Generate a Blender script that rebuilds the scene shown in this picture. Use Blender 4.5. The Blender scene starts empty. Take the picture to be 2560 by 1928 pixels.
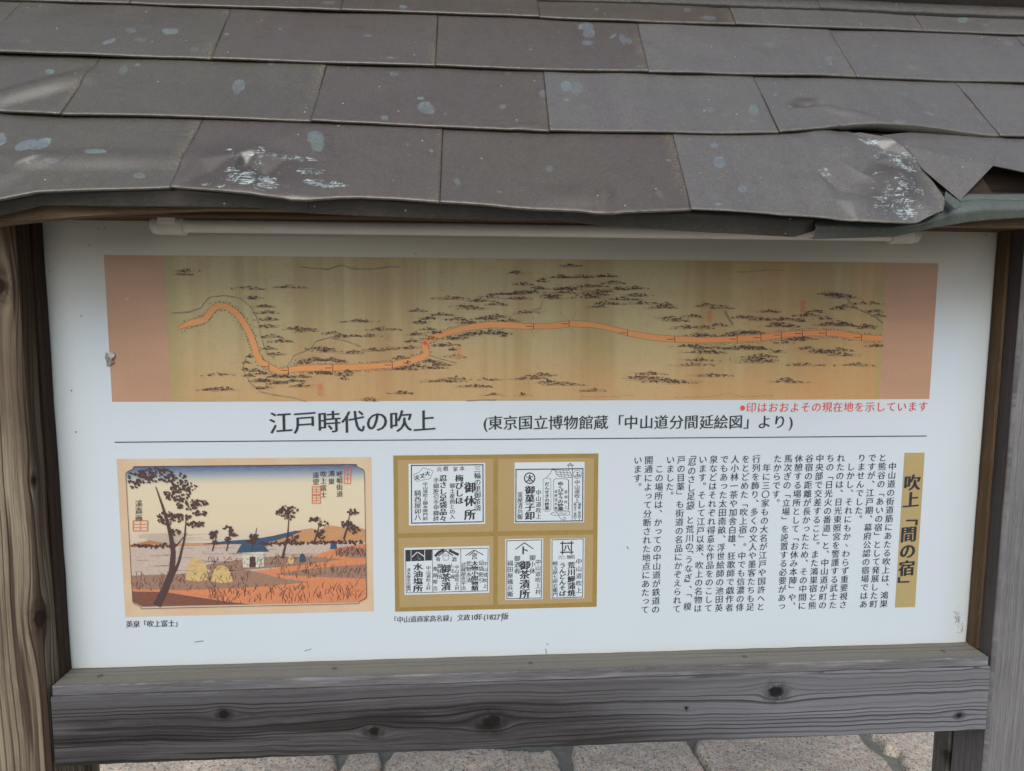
import bpy, math, random
import numpy as np
from mathutils import Vector, Matrix, Euler

random.seed(7)
rng = np.random.default_rng(7)
sc = bpy.context.scene
col = sc.collection

# ---------------------------------------------------------------- camera
CAM = np.array([-0.12026, -1.08, 0.37215])
ROT = (1.46741, -0.0045, -0.06755)
FPX, PW, PH = 1700.0, 2560, 1928
cd = bpy.data.cameras.new('camera')
cam = bpy.data.objects.new('camera', cd)
col.objects.link(cam)
cam.location = CAM
cam.rotation_euler = ROT
cd.sensor_width = 36
cd.lens = 36 * FPX / PW
cd.clip_start = 0.02
cd.clip_end = 500
sc.camera = cam

# ---------------------------------------------------------------- world, sun, exposure (overcast)
w = bpy.data.worlds.new('World')
sc.world = w
w.use_nodes = True
SUN_EL, SUN_AZ = math.radians(42), math.radians(192)
nt = w.node_tree
sky = nt.nodes.new('ShaderNodeTexSky')
sky.sky_type = 'NISHITA'
sky.sun_disc = False
sky.sun_elevation = SUN_EL
sky.sun_rotation = SUN_AZ
sky.air_density = 1.0
sky.dust_density = 3.0
sky.ozone_density = 1.0
bg = nt.nodes['Background']
bg.inputs['Strength'].default_value = 0.15
hs = nt.nodes.new('ShaderNodeHueSaturation')
hs.inputs['Saturation'].default_value = 0.55
nt.links.new(sky.outputs[0], hs.inputs['Color'])
nt.links.new(hs.outputs[0], bg.inputs['Color'])
sd = bpy.data.lights.new('sun', 'SUN')
sd.energy = 1.5
sd.angle = math.radians(40)
sd.color = (1.0, 0.97, 0.93)
sun = bpy.data.objects.new('sun', sd)
col.objects.link(sun)
# direction towards the sun: azimuth measured like the sky texture (0 = +Y, clockwise)
dv = Vector((math.sin(SUN_AZ) * math.cos(SUN_EL), math.cos(SUN_AZ) * math.cos(SUN_EL), math.sin(SUN_EL)))
sun.rotation_euler = dv.to_track_quat('Z', 'Y').to_euler()
sun.location = (0, -2, 4)
sc.view_settings.view_transform = 'Standard'
sc.view_settings.look = 'None'
sc.view_settings.gamma = 1
sc.view_settings.exposure = 0.0

# ---------------------------------------------------------------- measuring: pixel of the photo -> point on a real plane
RM = np.array(Euler(ROT, 'XYZ').to_matrix())
def ray(x, y):
    return RM @ np.array([x - PW / 2, PH / 2 - y, -FPX])
def un(x, y, axis, v):
    d = ray(x, y); i = 'xyz'.index(axis); t = (v - CAM[i]) / d[i]
    return CAM + t * d
def bd(x, y, off=0.0):
    p = un(x, y, 'y', off); return p[0], p[2]
TH = 0.86828
RO = np.array([0, -0.19662, 0.51902])
RS = np.array([0, math.cos(TH), math.sin(TH)])
RN = np.array([0, -math.sin(TH), math.cos(TH)])
def unroof(x, y, h=0.0):
    d = ray(x, y); o = RO + RN * h
    t = ((o - CAM) @ RN) / (d @ RN)
    p = CAM + t * d - o
    return np.array([p[0], p @ RS])
def rp(u, s, h):
    return RO + np.array([1., 0, 0]) * u + RS * s + RN * h

# ---------------------------------------------------------------- mesh helpers
def link(o, parent=None):
    col.objects.link(o)
    if parent is not None: o.parent = parent
    return o
def tag(o, label=None, cat=None, group=None, kind=None):
    if label: o['label'] = label
    if cat: o['category'] = cat
    if group: o['group'] = group
    if kind: o['kind'] = kind
    return o
def empty(name, loc=(0, 0, 0)):
    o = bpy.data.objects.new(name, None); o.location = loc; o.empty_display_size = .1
    col.objects.link(o); return o
def mesh(name, verts, faces, mat, parent=None, smooth=False, attrs=None):
    m = bpy.data.meshes.new(name)
    m.from_pydata([tuple(v) for v in verts], [], faces)
    if attrs:
        for k, a in attrs.items():
            at = m.attributes.new(k, 'FLOAT', 'POINT')
            at.data.foreach_set('value', np.asarray(a, dtype=np.float32))
    if smooth:
        m.polygons.foreach_set('use_smooth', [True] * len(m.polygons))
    if mat: m.materials.append(mat)
    m.update()
    o = bpy.data.objects.new(name, m)
    link(o, parent)
    if parent is not None:
        o.matrix_parent_inverse = Matrix.Translation(-Vector(parent.location)) if parent.type == 'EMPTY' else Matrix.Identity(4)
    return o

class MB:
    def __init__(s): s.v = []; s.f = []
    def add(s, vs, fs):
        b = len(s.v); s.v += [tuple(v) for v in vs]; s.f += [tuple(i + b for i in f) for f in fs]
    def box(s, x0, x1, y0, y1, z0, z1):
        s.add([(x0, y0, z0), (x1, y0, z0), (x1, y1, z0), (x0, y1, z0), (x0, y0, z1), (x1, y0, z1), (x1, y1, z1), (x0, y1, z1)],
              [(0, 3, 2, 1), (4, 5, 6, 7), (0, 1, 5, 4), (1, 2, 6, 5), (2, 3, 7, 6), (3, 0, 4, 7)])
    def quad(s, a, b, c, d): s.add([a, b, c, d], [(0, 1, 2, 3)])
    def build(s, name, mat, parent=None, **k): return mesh(name, s.v, s.f, mat, parent, **k)

def timber(name, x0, x1, y0, y1, z0, z1, mat, parent, ch=.002, rag=0.0, seed=0, n=1, axis='x'):
    """squared timber: octagonal section with worn arrises, slightly wandering edges, along x or z"""
    r = random.Random(seed)
    if axis == 'x': L0, L1, a0, a1, b0, b1 = x0, x1, y0, y1, z0, z1
    else: L0, L1, a0, a1, b0, b1 = z0, z1, x0, x1, y0, y1
    vs, fs = [], []
    for i in range(n + 1):
        t = i / n; L = L0 + (L1 - L0) * t
        c = [ch * (1 + .8 * r.random()) for _ in range(4)]
        j = [rag * (r.random() - .5) for _ in range(4)]
        A0, A1, B0, B1 = a0 + j[0], a1 + j[1], b0 + j[2], b1 + j[3]
        ring = [(A0 + c[0], B0), (A1 - c[1], B0), (A1, B0 + c[1]), (A1, B1 - c[2]), (A1 - c[2], B1), (A0 + c[3], B1), (A0, B1 - c[3]), (A0, B0 + c[0])]
        for a, b in ring: vs.append((L, a, b) if axis == 'x' else (a, b, L))
    for i in range(n):
        for k in range(8):
            k2 = (k + 1) % 8; fs.append((i * 8 + k, i * 8 + k2, (i + 1) * 8 + k2, (i + 1) * 8 + k))
    fs.append(tuple(range(8))[::-1]); fs.append(tuple(n * 8 + k for k in range(8)))
    return mesh(name, vs, fs, mat, parent)

# ---------------------------------------------------------------- node helpers
class NT:
    def __init__(s, name):
        s.m = bpy.data.materials.new(name); s.m.use_nodes = True
        s.t = s.m.node_tree; s.b = s.t.nodes['Principled BSDF']
    def new(s, ty): return s.t.nodes.new(ty)
    def put(s, sock, v):
        if isinstance(v, (int, float)): sock.default_value = v
        elif isinstance(v, (tuple, list)): sock.default_value = tuple(v) if len(v) == len(sock.default_value) else tuple(v) + (1,)
        else: s.t.links.new(v, sock)
    def m_(s, op, a, b=0.0, c=0.0, clamp=False):
        n = s.new('ShaderNodeMath'); n.operation = op; n.use_clamp = clamp
        s.put(n.inputs[0], a); s.put(n.inputs[1], b); s.put(n.inputs[2], c); return n.outputs[0]
    def add(s, a, b): return s.m_('ADD', a, b)
    def sub(s, a, b): return s.m_('SUBTRACT', a, b)
    def mul(s, a, b): return s.m_('MULTIPLY', a, b)
    def div(s, a, b): return s.m_('DIVIDE', a, b)
    def coord(s, kind='Object'):
        n = s.new('ShaderNodeTexCoord'); x = s.new('ShaderNodeSeparateXYZ'); s.t.links.new(n.outputs[kind], x.inputs[0])
        return n.outputs[kind], x.outputs[0], x.outputs[1], x.outputs[2]
    def vec(s, x, y, z=0.0):
        n = s.new('ShaderNodeCombineXYZ'); s.put(n.inputs[0], x); s.put(n.inputs[1], y); s.put(n.inputs[2], z); return n.outputs[0]
    def noise(s, v, scale, detail=2, rough=.5, out=0, dist=0.0):
        n = s.new('ShaderNodeTexNoise'); s.put(n.inputs['Vector'], v); n.inputs['Scale'].default_value = scale
        n.inputs['Detail'].default_value = detail; n.inputs['Roughness'].default_value = rough; n.inputs['Distortion'].default_value = dist
        return n.outputs[out]
    def vor(s, v, scale, out='Distance', feature='F1'):
        n = s.new('ShaderNodeTexVoronoi'); s.put(n.inputs['Vector'], v); n.inputs['Scale'].default_value = scale; n.feature = feature
        return n.outputs[out]
    def step(s, v, lo, hi, a=0.0, b=1.0):
        n = s.new('ShaderNodeMapRange'); n.interpolation_type = 'SMOOTHSTEP'
        s.put(n.inputs[0], v); s.put(n.inputs[1], lo); s.put(n.inputs[2], hi); s.put(n.inputs[3], a); s.put(n.inputs[4], b); return n.outputs[0]
    def mix(s, f, a, b, mode='MIX'):
        n = s.new('ShaderNodeMix'); n.data_type = 'RGBA'; n.blend_type = mode
        s.put(n.inputs[0], f); s.put(n.inputs[6], a); s.put(n.inputs[7], b); return n.outputs[2]
    def ramp(s, v, stops):
        n = s.new('ShaderNodeValToRGB'); e = n.color_ramp.elements
        while len(e) < len(stops): e.new(.5)
        for k, (p, c) in enumerate(stops): e[k].position = p; e[k].color = tuple(c) + (1,)
        s.put(n.inputs[0], v); return n.outputs[0]
    def attr(s, name):
        n = s.new('ShaderNodeAttribute'); n.attribute_name = name; return n.outputs['Fac']
    def bump(s, h, strength=.3, dist=.001, normal=None):
        n = s.new('ShaderNodeBump'); n.inputs['Strength'].default_value = strength; n.inputs['Distance'].default_value = dist
        s.put(n.inputs['Height'], h)
        if normal is not None: s.put(n.inputs['Normal'], normal)
        return n.outputs[0]
    def fin(s, color, rough=.7, spec=.3, metal=0.0, normal=None):
        s.put(s.b.inputs['Base Color'], color); s.put(s.b.inputs['Roughness'], rough)
        s.put(s.b.inputs['Specular IOR Level'], spec); s.put(s.b.inputs['Metallic'], metal)
        if normal is not None: s.put(s.b.inputs['Normal'], normal)
        return s.m

def srgb(r, g, b):
    f = lambda c: (c / 255 / 12.92) if c <= 10 else ((c / 255 + .055) / 1.055) ** 2.4
    return (f(r), f(g), f(b))

def wood(name, light, mid, dark, axis='x', knots=(), F=90, warp=.010, tone=None, streak=1.0, seed=0.0, line=.75, rough=.85, bands=None):
    """weathered softwood: grain lines follow a stream function that flows round every knot; knots: (u, v, radius)"""
    n = NT(name)
    o, x, y, z = n.coord()
    if axis == 'x': u, v = x, n.sub(z, n.mul(y, 1.0))
    else: u, v = z, n.add(x, y)
    psi = v
    w1 = n.noise(n.vec(n.mul(u, 1.6), n.mul(v, 5), seed), 1.0, 2, .5)
    psi = n.add(psi, n.mul(n.sub(w1, .5), warp * 2))
    w2 = n.noise(n.vec(n.mul(u, 9), n.mul(v, 22), seed + 3), 1.0, 2, .5)
    psi = n.add(psi, n.mul(n.sub(w2, .5), warp * .35))
    kd = None
    for (ku, kv, a) in knots:
        du = n.div(n.sub(u, ku), 2.2); dv_ = n.sub(v, kv)
        d2 = n.add(n.mul(du, du), n.mul(dv_, dv_))
        psi = n.sub(psi, n.div(n.mul(dv_, a * a * 1.5), n.add(d2, a * a * .8)))
        du1 = n.div(n.sub(u, ku), 1.15)
        d1 = n.m_('SQRT', n.add(n.mul(du1, du1), n.mul(dv_, dv_)))
        r_ = n.div(d1, a)
        kd = r_ if kd is None else n.m_('MINIMUM', kd, r_)
    # irregular annual rings
    ph = n.add(n.mul(psi, F), n.mul(n.noise(n.vec(seed, n.mul(psi, F * .35), 7.), 1.0, 2, .6), 2.6))
    fr = n.m_('FRACT', ph)
    late = n.mul(n.step(fr, .55, .92), n.step(fr, .93, 1.0, 1, 0))
    vary = n.step(n.noise(n.vec(n.mul(u, 1.2), n.mul(psi, F * .55), seed + 9), 1.0, 2, .6), .36, .64)
    late = n.mul(late, n.add(.25, n.mul(vary, .75)))
    fine = n.noise(n.vec(n.mul(u, 11), n.mul(psi, 620), seed), 1.0, 4, .75)
    fib = n.noise(n.vec(n.mul(u, 30), n.mul(psi, 1300), seed + 5), 1.0, 3, .75)
    big = n.noise(n.vec(n.mul(u, 3), n.mul(psi, 28), seed + 1), 1.0, 3, .6)
    c = n.mix(n.step(big, .3, .7), mid, light)
    c = n.mix(n.mul(n.step(fine, .42, .62, 0, .65), streak), c, tuple(q * .62 for q in mid))
    c = n.mix(n.mul(n.step(fib, .52, .66, 0, .6), streak), c, tuple(min(1, q * 1.35) for q in light))
    if bands is not None:
        bn2 = n.noise(n.vec(n.mul(u, 2.2), n.mul(psi, 80), seed + 47), 1.0, 3, .6)
        c = n.mix(n.step(bn2, .52, .62, 0, .6), c, tuple(min(1, q * 1.3) for q in light))
        bn = n.noise(n.vec(n.mul(u, 1.6), n.mul(psi, 60), seed + 31), 1.0, 3, .65)
        c = n.mix(n.step(bn, .48, .60, 0, .9), c, bands)
    if tone: c = tone(n, c, u, v, x, y, z)
    c = n.mix(n.mul(n.step(n.noise(n.vec(n.mul(u, 7), n.mul(psi, 1300), seed + 77), 1.0, 3, .7), .56, .70, 0, .5), streak), c, tuple(q * .8 for q in dark))
    c = n.mix(n.mul(late, line), c, dark)
    h = n.add(n.mul(late, .9), n.add(n.mul(fine, .35), n.mul(fib, .3)))
    if kd is not None:
        kn = n.add(kd, n.mul(n.sub(n.noise(o, 75, 4, .65), .5), 1.3))
        inside = n.step(kn, .55, 1.05, 1, 0)
        halo = n.mul(n.step(kn, .9, 2.3, .62, 0), n.step(n.noise(o, 45, 4, .7), .36, .56))
        ringk = n.mul(n.step(n.m_('SINE', n.mul(kn, 15)), .1, .95), .5)
        kc = n.mix(ringk, tuple(q * .55 for q in dark), tuple(q * 1.0 for q in dark))
        c = n.mix(halo, c, dark)
        c = n.mix(n.mul(inside, .93), c, kc)
        h = n.sub(h, n.mul(inside, 1.2))
    return n.fin(c, rough, .2, 0, n.bump(h, .8, .0014))

# ---------------------------------------------------------------- materials
BZ_ = -.2084
def tone_rail(n, c, u, v, x, y, z):
    # the right-hand third has bleached paler grey, the middle is sooty
    f = n.step(n.add(x, n.mul(n.noise(n.vec(n.mul(x, 2), n.mul(v, 12), 4), 1, 3), .5)), .25, .75)
    c = n.mix(n.mul(f, .80), c, n.mix(.55, c, (.30, .315, .36)))
    d = n.step(n.noise(n.vec(n.mul(x, 2.6), n.mul(v, 14), 11), 1, 3, .6), .45, .68, 0, .5)
    c = n.mix(n.mul(d, n.sub(1, f)), c, (.020, .017, .018))
    s = n.step(n.noise(n.vec(n.mul(x, 30), n.mul(v, 90), 2), 1, 4, .7), .66, .78, 0, .35)
    hi = n.step(z, -.325, -.312, 1, 0)
    c = n.mix(n.mul(n.step(n.add(z, n.mul(n.noise(n.vec(n.mul(x, 4), n.mul(z, 20), 6), 1, 3), .02)), BZ_ - .030, BZ_ - .018), .45), c, (.13, .13, .14))
    # short pale scrapes
    sx_ = n.noise(n.vec(n.mul(n.add(x, n.mul(z, .6)), 260), n.mul(z, 26), 3), 1, 3, .8)
    sm = n.step(n.noise(n.vec(n.mul(x, 9), n.mul(z, 20), 9), 1, 3), .52, .62)
    c = n.mix(n.mul(n.step(sx_, .63, .70, 0, .5), sm), c, (.16, .155, .15))
    return n.mix(s, c, (.17, .17, .185))
ZR = -0.264
M = {}
def kz(x, y, yy=-.057): # knot centre on the rail face -> (u, v=z-y)
    p = un(x, y, 'y', yy); return p[0], p[2] - p[1]
rk = [kz(560, 1786) + (.0075,), kz(936, 1831) + (.009,), kz(1228, 1808) + (.014,), kz(1941, 1733) + (.012,), kz(1716, 1772) + (.003,), kz(2399, 1790) + (.005,)]
M['rail'] = wood('rail_wood', (.078, .077, .081), (.050, .048, .051), (.011, .009, .009), 'x', rk, F=125, warp=.012, tone=tone_rail, seed=2.3, line=.8, bands=(.028, .024, .025))
def tone_sill(n, c, u, v, x, y, z):
    top = n.step(y, -.0515, -.047)    # lichen-grey weathered top, silver front arris
    c = n.mix(n.mul(top, .72), c, (.185, .175, .145))
    f = n.step(n.noise(n.vec(n.mul(x, 5), n.mul(z, 60), 8), 1, 3, .6), .5, .7, 0, .45)
    return n.mix(n.mul(f, n.sub(1, top)), c, (.34, .34, .36))
M['sill'] = wood('sill_wood', (.17, .17, .18), (.11, .11, .118), (.05, .045, .042), 'x', [(un(1550, 1636, 'z', -.193)[0], .2 - .40, .004)], F=60, warp=.004, tone=tone_sill, seed=5.1, line=.4)
def kp(x, y, ax, v):
    p = un(x, y, ax, v); return p[2], p[0] + p[1]
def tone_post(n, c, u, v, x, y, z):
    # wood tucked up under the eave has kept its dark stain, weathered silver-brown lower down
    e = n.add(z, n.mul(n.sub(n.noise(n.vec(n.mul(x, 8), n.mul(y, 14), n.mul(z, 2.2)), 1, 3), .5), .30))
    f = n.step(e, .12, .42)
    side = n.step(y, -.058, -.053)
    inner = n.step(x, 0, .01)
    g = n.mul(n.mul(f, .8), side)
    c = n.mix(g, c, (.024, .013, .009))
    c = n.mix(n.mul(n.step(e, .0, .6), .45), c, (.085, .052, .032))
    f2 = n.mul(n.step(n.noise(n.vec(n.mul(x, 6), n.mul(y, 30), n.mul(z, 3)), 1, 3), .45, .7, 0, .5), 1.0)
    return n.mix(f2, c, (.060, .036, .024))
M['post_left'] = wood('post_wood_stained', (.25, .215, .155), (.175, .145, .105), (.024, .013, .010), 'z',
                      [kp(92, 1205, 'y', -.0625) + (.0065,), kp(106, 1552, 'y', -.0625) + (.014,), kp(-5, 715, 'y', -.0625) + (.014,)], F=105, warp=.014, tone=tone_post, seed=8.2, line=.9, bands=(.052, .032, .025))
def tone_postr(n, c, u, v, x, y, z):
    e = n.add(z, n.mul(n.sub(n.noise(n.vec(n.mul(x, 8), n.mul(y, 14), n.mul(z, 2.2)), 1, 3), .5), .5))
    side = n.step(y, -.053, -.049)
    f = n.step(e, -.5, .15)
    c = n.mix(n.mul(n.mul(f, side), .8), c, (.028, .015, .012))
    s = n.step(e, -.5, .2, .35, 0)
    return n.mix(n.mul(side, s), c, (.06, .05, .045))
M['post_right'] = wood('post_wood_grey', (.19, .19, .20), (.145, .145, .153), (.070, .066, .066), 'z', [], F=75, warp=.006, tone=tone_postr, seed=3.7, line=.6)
kk = un(2372, 1895, 'x', .756)
M['stile'] = wood('stile_wood', (.13, .125, .115), (.085, .08, .074), (.03, .026, .024), 'z', [(kk[2], .756 + kk[1], .012)], F=90, seed=6.6, line=.6)
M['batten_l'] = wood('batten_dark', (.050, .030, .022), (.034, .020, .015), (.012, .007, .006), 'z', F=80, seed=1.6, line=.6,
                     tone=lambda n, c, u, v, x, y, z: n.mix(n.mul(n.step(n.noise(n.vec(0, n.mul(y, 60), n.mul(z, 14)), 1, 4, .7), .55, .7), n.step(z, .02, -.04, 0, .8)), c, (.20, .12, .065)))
M['batten_r'] = wood('batten_brown', (.125, .080, .042), (.085, .052, .028), (.020, .011, .008), 'z', F=34, warp=.02, seed=4.4, line=.8)
M['header'] = wood('header_wood', (.165, .100, .064), (.115, .068, .045), (.022, .010, .008), 'x', F=45, warp=.008, seed=7.4, line=.7)
M['fascia'] = wood('fascia_wood', (.24, .165, .11), (.165, .11, .075), (.03, .018, .014), 'x', F=40, warp=.01, seed=9.4, line=.5)
M['deck'] = wood('roof_deck_wood', (.05, .036, .028), (.034, .024, .019), (.012, .008, .007), 'x', F=40, seed=2.4, line=.6)

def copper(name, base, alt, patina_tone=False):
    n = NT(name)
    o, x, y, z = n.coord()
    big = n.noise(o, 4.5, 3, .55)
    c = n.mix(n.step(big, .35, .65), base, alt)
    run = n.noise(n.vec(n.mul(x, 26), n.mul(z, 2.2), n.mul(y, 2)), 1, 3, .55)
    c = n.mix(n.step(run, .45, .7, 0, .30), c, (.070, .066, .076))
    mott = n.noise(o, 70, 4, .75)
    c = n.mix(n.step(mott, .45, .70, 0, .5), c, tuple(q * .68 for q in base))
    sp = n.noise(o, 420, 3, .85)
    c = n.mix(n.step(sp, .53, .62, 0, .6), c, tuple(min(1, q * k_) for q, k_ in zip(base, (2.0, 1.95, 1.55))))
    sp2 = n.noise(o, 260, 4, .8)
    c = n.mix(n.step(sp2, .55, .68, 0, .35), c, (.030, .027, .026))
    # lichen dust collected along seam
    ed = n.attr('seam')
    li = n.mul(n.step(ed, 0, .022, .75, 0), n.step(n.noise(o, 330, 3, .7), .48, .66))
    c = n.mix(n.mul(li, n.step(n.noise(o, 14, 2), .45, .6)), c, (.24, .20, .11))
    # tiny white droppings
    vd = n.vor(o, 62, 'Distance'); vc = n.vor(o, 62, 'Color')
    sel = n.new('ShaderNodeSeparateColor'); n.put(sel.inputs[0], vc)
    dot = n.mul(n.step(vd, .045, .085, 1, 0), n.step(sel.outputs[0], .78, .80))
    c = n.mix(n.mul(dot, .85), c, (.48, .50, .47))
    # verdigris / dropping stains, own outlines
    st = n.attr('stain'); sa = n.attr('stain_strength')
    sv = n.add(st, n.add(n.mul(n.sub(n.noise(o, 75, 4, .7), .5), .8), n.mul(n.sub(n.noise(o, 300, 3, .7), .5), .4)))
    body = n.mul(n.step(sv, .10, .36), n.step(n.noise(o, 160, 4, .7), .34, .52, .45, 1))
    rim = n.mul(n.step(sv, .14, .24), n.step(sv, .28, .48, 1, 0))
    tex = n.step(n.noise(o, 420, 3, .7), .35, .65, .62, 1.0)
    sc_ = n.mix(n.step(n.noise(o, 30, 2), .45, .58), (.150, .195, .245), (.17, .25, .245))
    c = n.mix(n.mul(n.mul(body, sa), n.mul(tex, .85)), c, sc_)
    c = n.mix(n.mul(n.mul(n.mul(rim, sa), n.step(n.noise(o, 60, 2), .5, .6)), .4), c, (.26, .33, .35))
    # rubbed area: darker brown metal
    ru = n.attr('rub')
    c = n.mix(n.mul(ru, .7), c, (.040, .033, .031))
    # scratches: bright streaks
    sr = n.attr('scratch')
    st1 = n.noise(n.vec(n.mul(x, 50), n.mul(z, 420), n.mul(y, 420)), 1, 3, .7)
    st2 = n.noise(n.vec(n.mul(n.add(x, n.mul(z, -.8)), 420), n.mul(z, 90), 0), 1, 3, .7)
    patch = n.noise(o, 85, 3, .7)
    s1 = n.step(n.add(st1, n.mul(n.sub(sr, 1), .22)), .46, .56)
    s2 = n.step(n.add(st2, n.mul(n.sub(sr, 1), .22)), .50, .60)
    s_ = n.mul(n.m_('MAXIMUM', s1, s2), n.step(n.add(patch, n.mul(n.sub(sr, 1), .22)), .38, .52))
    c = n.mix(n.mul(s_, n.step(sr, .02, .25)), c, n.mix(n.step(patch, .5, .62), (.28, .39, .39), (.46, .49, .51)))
    # paler gritty hem
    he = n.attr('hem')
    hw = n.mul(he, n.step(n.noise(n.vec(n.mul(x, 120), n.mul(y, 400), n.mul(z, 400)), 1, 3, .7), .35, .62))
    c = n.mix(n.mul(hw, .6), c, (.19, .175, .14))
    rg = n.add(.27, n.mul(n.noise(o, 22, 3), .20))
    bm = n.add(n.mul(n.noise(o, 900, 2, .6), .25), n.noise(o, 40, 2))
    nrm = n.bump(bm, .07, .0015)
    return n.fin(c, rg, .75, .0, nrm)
M['copper'] = copper('aged_copper', (.075, .067, .060), (.072, .061, .059))
M['copper_l'] = copper('aged_copper_olive', (.074, .071, .061), (.071, .066, .060))
M['copper_r'] = copper('aged_copper_violet', (.104, .102, .101), (.100, .096, .100))
M['copper_g'] = copper('greened_copper', (.072, .088, .082), (.075, .082, .080))
M['copper_b'] = copper('riser_copper', (.062, .050, .043), (.056, .046, .042))
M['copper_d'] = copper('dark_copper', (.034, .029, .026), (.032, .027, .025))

def plain(name, c, rough=.5, spec=.3, nz=None, amt=.1, scale=60):
    n = NT(name)
    if nz: 
        o, x, y, z = n.coord(); f = n.noise(o, scale, 4, .65)
        cc = n.mix(n.step(f, .3, .7), c, nz)
    else: cc = c
    return n.fin(cc, rough, spec)
def board_mat():
    n = NT('board_white')
    o, x, y, z = n.coord()
    big = n.noise(o, 3.2, 3, .5)
    c = n.mix(n.step(big, .35, .65), (.515, .59, .65), (.53, .605, .665))
    # warm bounced light painted into the top edge; greyer tint down both sides
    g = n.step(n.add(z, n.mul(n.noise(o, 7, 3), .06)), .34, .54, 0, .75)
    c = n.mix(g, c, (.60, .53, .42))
    dx = n.m_('ABSOLUTE', x)
    g2 = n.step(n.add(dx, n.mul(n.noise(o, 9, 4), .05)), .71, .79, 0, .45)
    c = n.mix(g2, c, (.50, .52, .48))
    g3 = n.step(n.add(z, n.mul(n.noise(o, 16, 4), -.012)), -.203, -.185, .45, 0)
    c = n.mix(g3, c, (.52, .51, .43))
    # fine horizontal flecks of dirt
    fl = n.noise(n.vec(n.mul(x, 170), n.mul(z, 520), 1), 1, 3, .75)
    m = n.noise(o, 11, 3, .6)
    c = n.mix(n.mul(n.step(fl, .68, .76, 0, .55), n.step(m, .48, .62)), c, (.22, .20, .17))
    pd = n.vor(o, 16, 'Distance'); pc = n.vor(o, 16, 'Color'); s = n.new('ShaderNodeSeparateColor'); n.put(s.inputs[0], pc)
    dot = n.mul(n.step(pd, .018, .032, 1, 0), n.step(s.outputs[0], .72, .74))
    c = n.mix(n.mul(dot, .8), c, (.06, .05, .04))
    nr = n.bump(n.noise(o, 1300, 2, .5), .05, .0005)
    return n.fin(c, .42, .35, 0, nr)
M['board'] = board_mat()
def ink(name, c, rough=.45):
    n = NT(name); o, x, y, z = n.coord()
    return n.fin(n.mix(n.step(n.noise(o, 400, 2), .4, .7, 0, .3), c, tuple(q * 1.5 + .01 for q in c)), rough, .3)
M['ink'] = ink('black_ink', (.028, .031, .040))
M['ink_grey'] = ink('grey_ink', (.075, .085, .10))
M['ink_soft'] = ink('woodcut_ink', (.035, .035, .045))
M['red'] = ink('red_ink', (.62, .075, .06))
M['seal'] = ink('seal_red', (.62, .13, .07))
M['white'] = plain('print_white', (.55, .62, .67), .42, .35)
M['brown_ink'] = ink('brown_print_ink', (.070, .042, .042))
M['grey_wash'] = ink('grey_wash_ink', (.17, .15, .115))
M['soft_wash'] = ink('soft_wash_ink', (.26, .185, .10))
M['mist'] = ink('mist_ink', (.25, .19, .11))
M['rust_wash'] = ink('rust_wash_ink', (.36, .21, .10))
def scroll():
    n = NT('silk_scroll_print'); o, x, y, z = n.coord()
    band = n.noise(n.vec(n.mul(x, 9), 3, n.mul(z, .5)), 1, 4, .65)
    big = n.noise(n.vec(n.mul(x, 3), 0, n.mul(z, 5)), 1, 3, .5)
    c = n.mix(n.step(big, .35, .65), (.33, .265, .125), (.40, .29, .145))
    c = n.mix(n.step(band, .42, .58, 0, .6), c, (.46, .41, .23))
    bd2 = n.noise(n.vec(n.mul(x, 26), 9, n.mul(z, 1.2)), 1, 3, .6)
    c = n.mix(n.step(bd2, .50, .66, 0, .35), c, (.25, .19, .085))
    bd3 = n.noise(n.vec(n.mul(x, 14), 2, n.mul(z, 12)), 1, 4, .65)
    c = n.mix(n.step(bd3, .55, .72, 0, .4), c, (.36, .19, .10))
    low = n.step(n.add(z, n.mul(n.noise(n.vec(n.mul(x, 4), 0, n.mul(z, 9)), 1, 3), .12)), .44, .27)
    c = n.mix(n.mul(low, .6), c, (.50, .27, .12))
    rr = n.mul(n.step(x, .15, .50), n.step(n.noise(n.vec(n.mul(x, 6), 4, n.mul(z, 6)), 1, 3), .38, .6))
    c = n.mix(n.mul(rr, .5), c, (.52, .28, .12))
    ed = n.m_('MAXIMUM', n.step(x, -.545, -.572), n.step(x, .548, .565))
    c = n.mix(n.mul(ed, .45), c, (.30, .29, .12))
    thr = n.noise(n.vec(n.mul(x, 700), 0, n.mul(z, 60)), 1, 2); thz = n.noise(n.vec(n.mul(x, 60), 0, n.mul(z, 700)), 1, 2)
    c = n.mix(n.step(n.m_('MAXIMUM', thr, thz), .55, .75, 0, .3), c, (.22, .15, .07))
    return n.fin(c, .34, .45, 0, n.bump(n.noise(o, 1200, 2), .05, .0005))
M['scroll'] = scroll()
def mount():
    n = NT('scroll_mount_print'); o, x, y, z = n.coord()
    c = n.mix(n.step(n.noise(n.vec(n.mul(x, 5), 0, n.mul(z, 12)), 1, 3), .35, .65), (.40, .240, .160), (.455, .275, .185))
    thz = n.noise(n.vec(n.mul(x, 200), 0, n.mul(z, 900)), 1, 2)
    c = n.mix(n.step(thz, .45, .7, 0, .4), c, (.36, .19, .12))
    s = n.noise(n.vec(n.mul(x, 40), 5, n.mul(z, 25)), 1, 5, .8, dist=1.5)
    c = n.mix(n.mul(n.step(s, .66, .70, 0, .4), 1), c, (.62, .45, .34))
    return n.fin(c, .34, .45)
M['mount'] = mount()
def road():
    n = NT('road_print'); o, x, y, z = n.coord()
    c = n.mix(n.step(n.noise(n.vec(n.mul(x, 5), 0, n.mul(z, 20)), 1, 3), .35, .65), (.60, .265, .09), (.64, .29, .11))
    c = n.mix(n.step(n.add(x, n.mul(n.noise(o, 12), .2)), .22, .45, 0, .75), c, (.62, .22, .08))
    return n.fin(c, .34, .45)
M['road'] = road()
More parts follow.
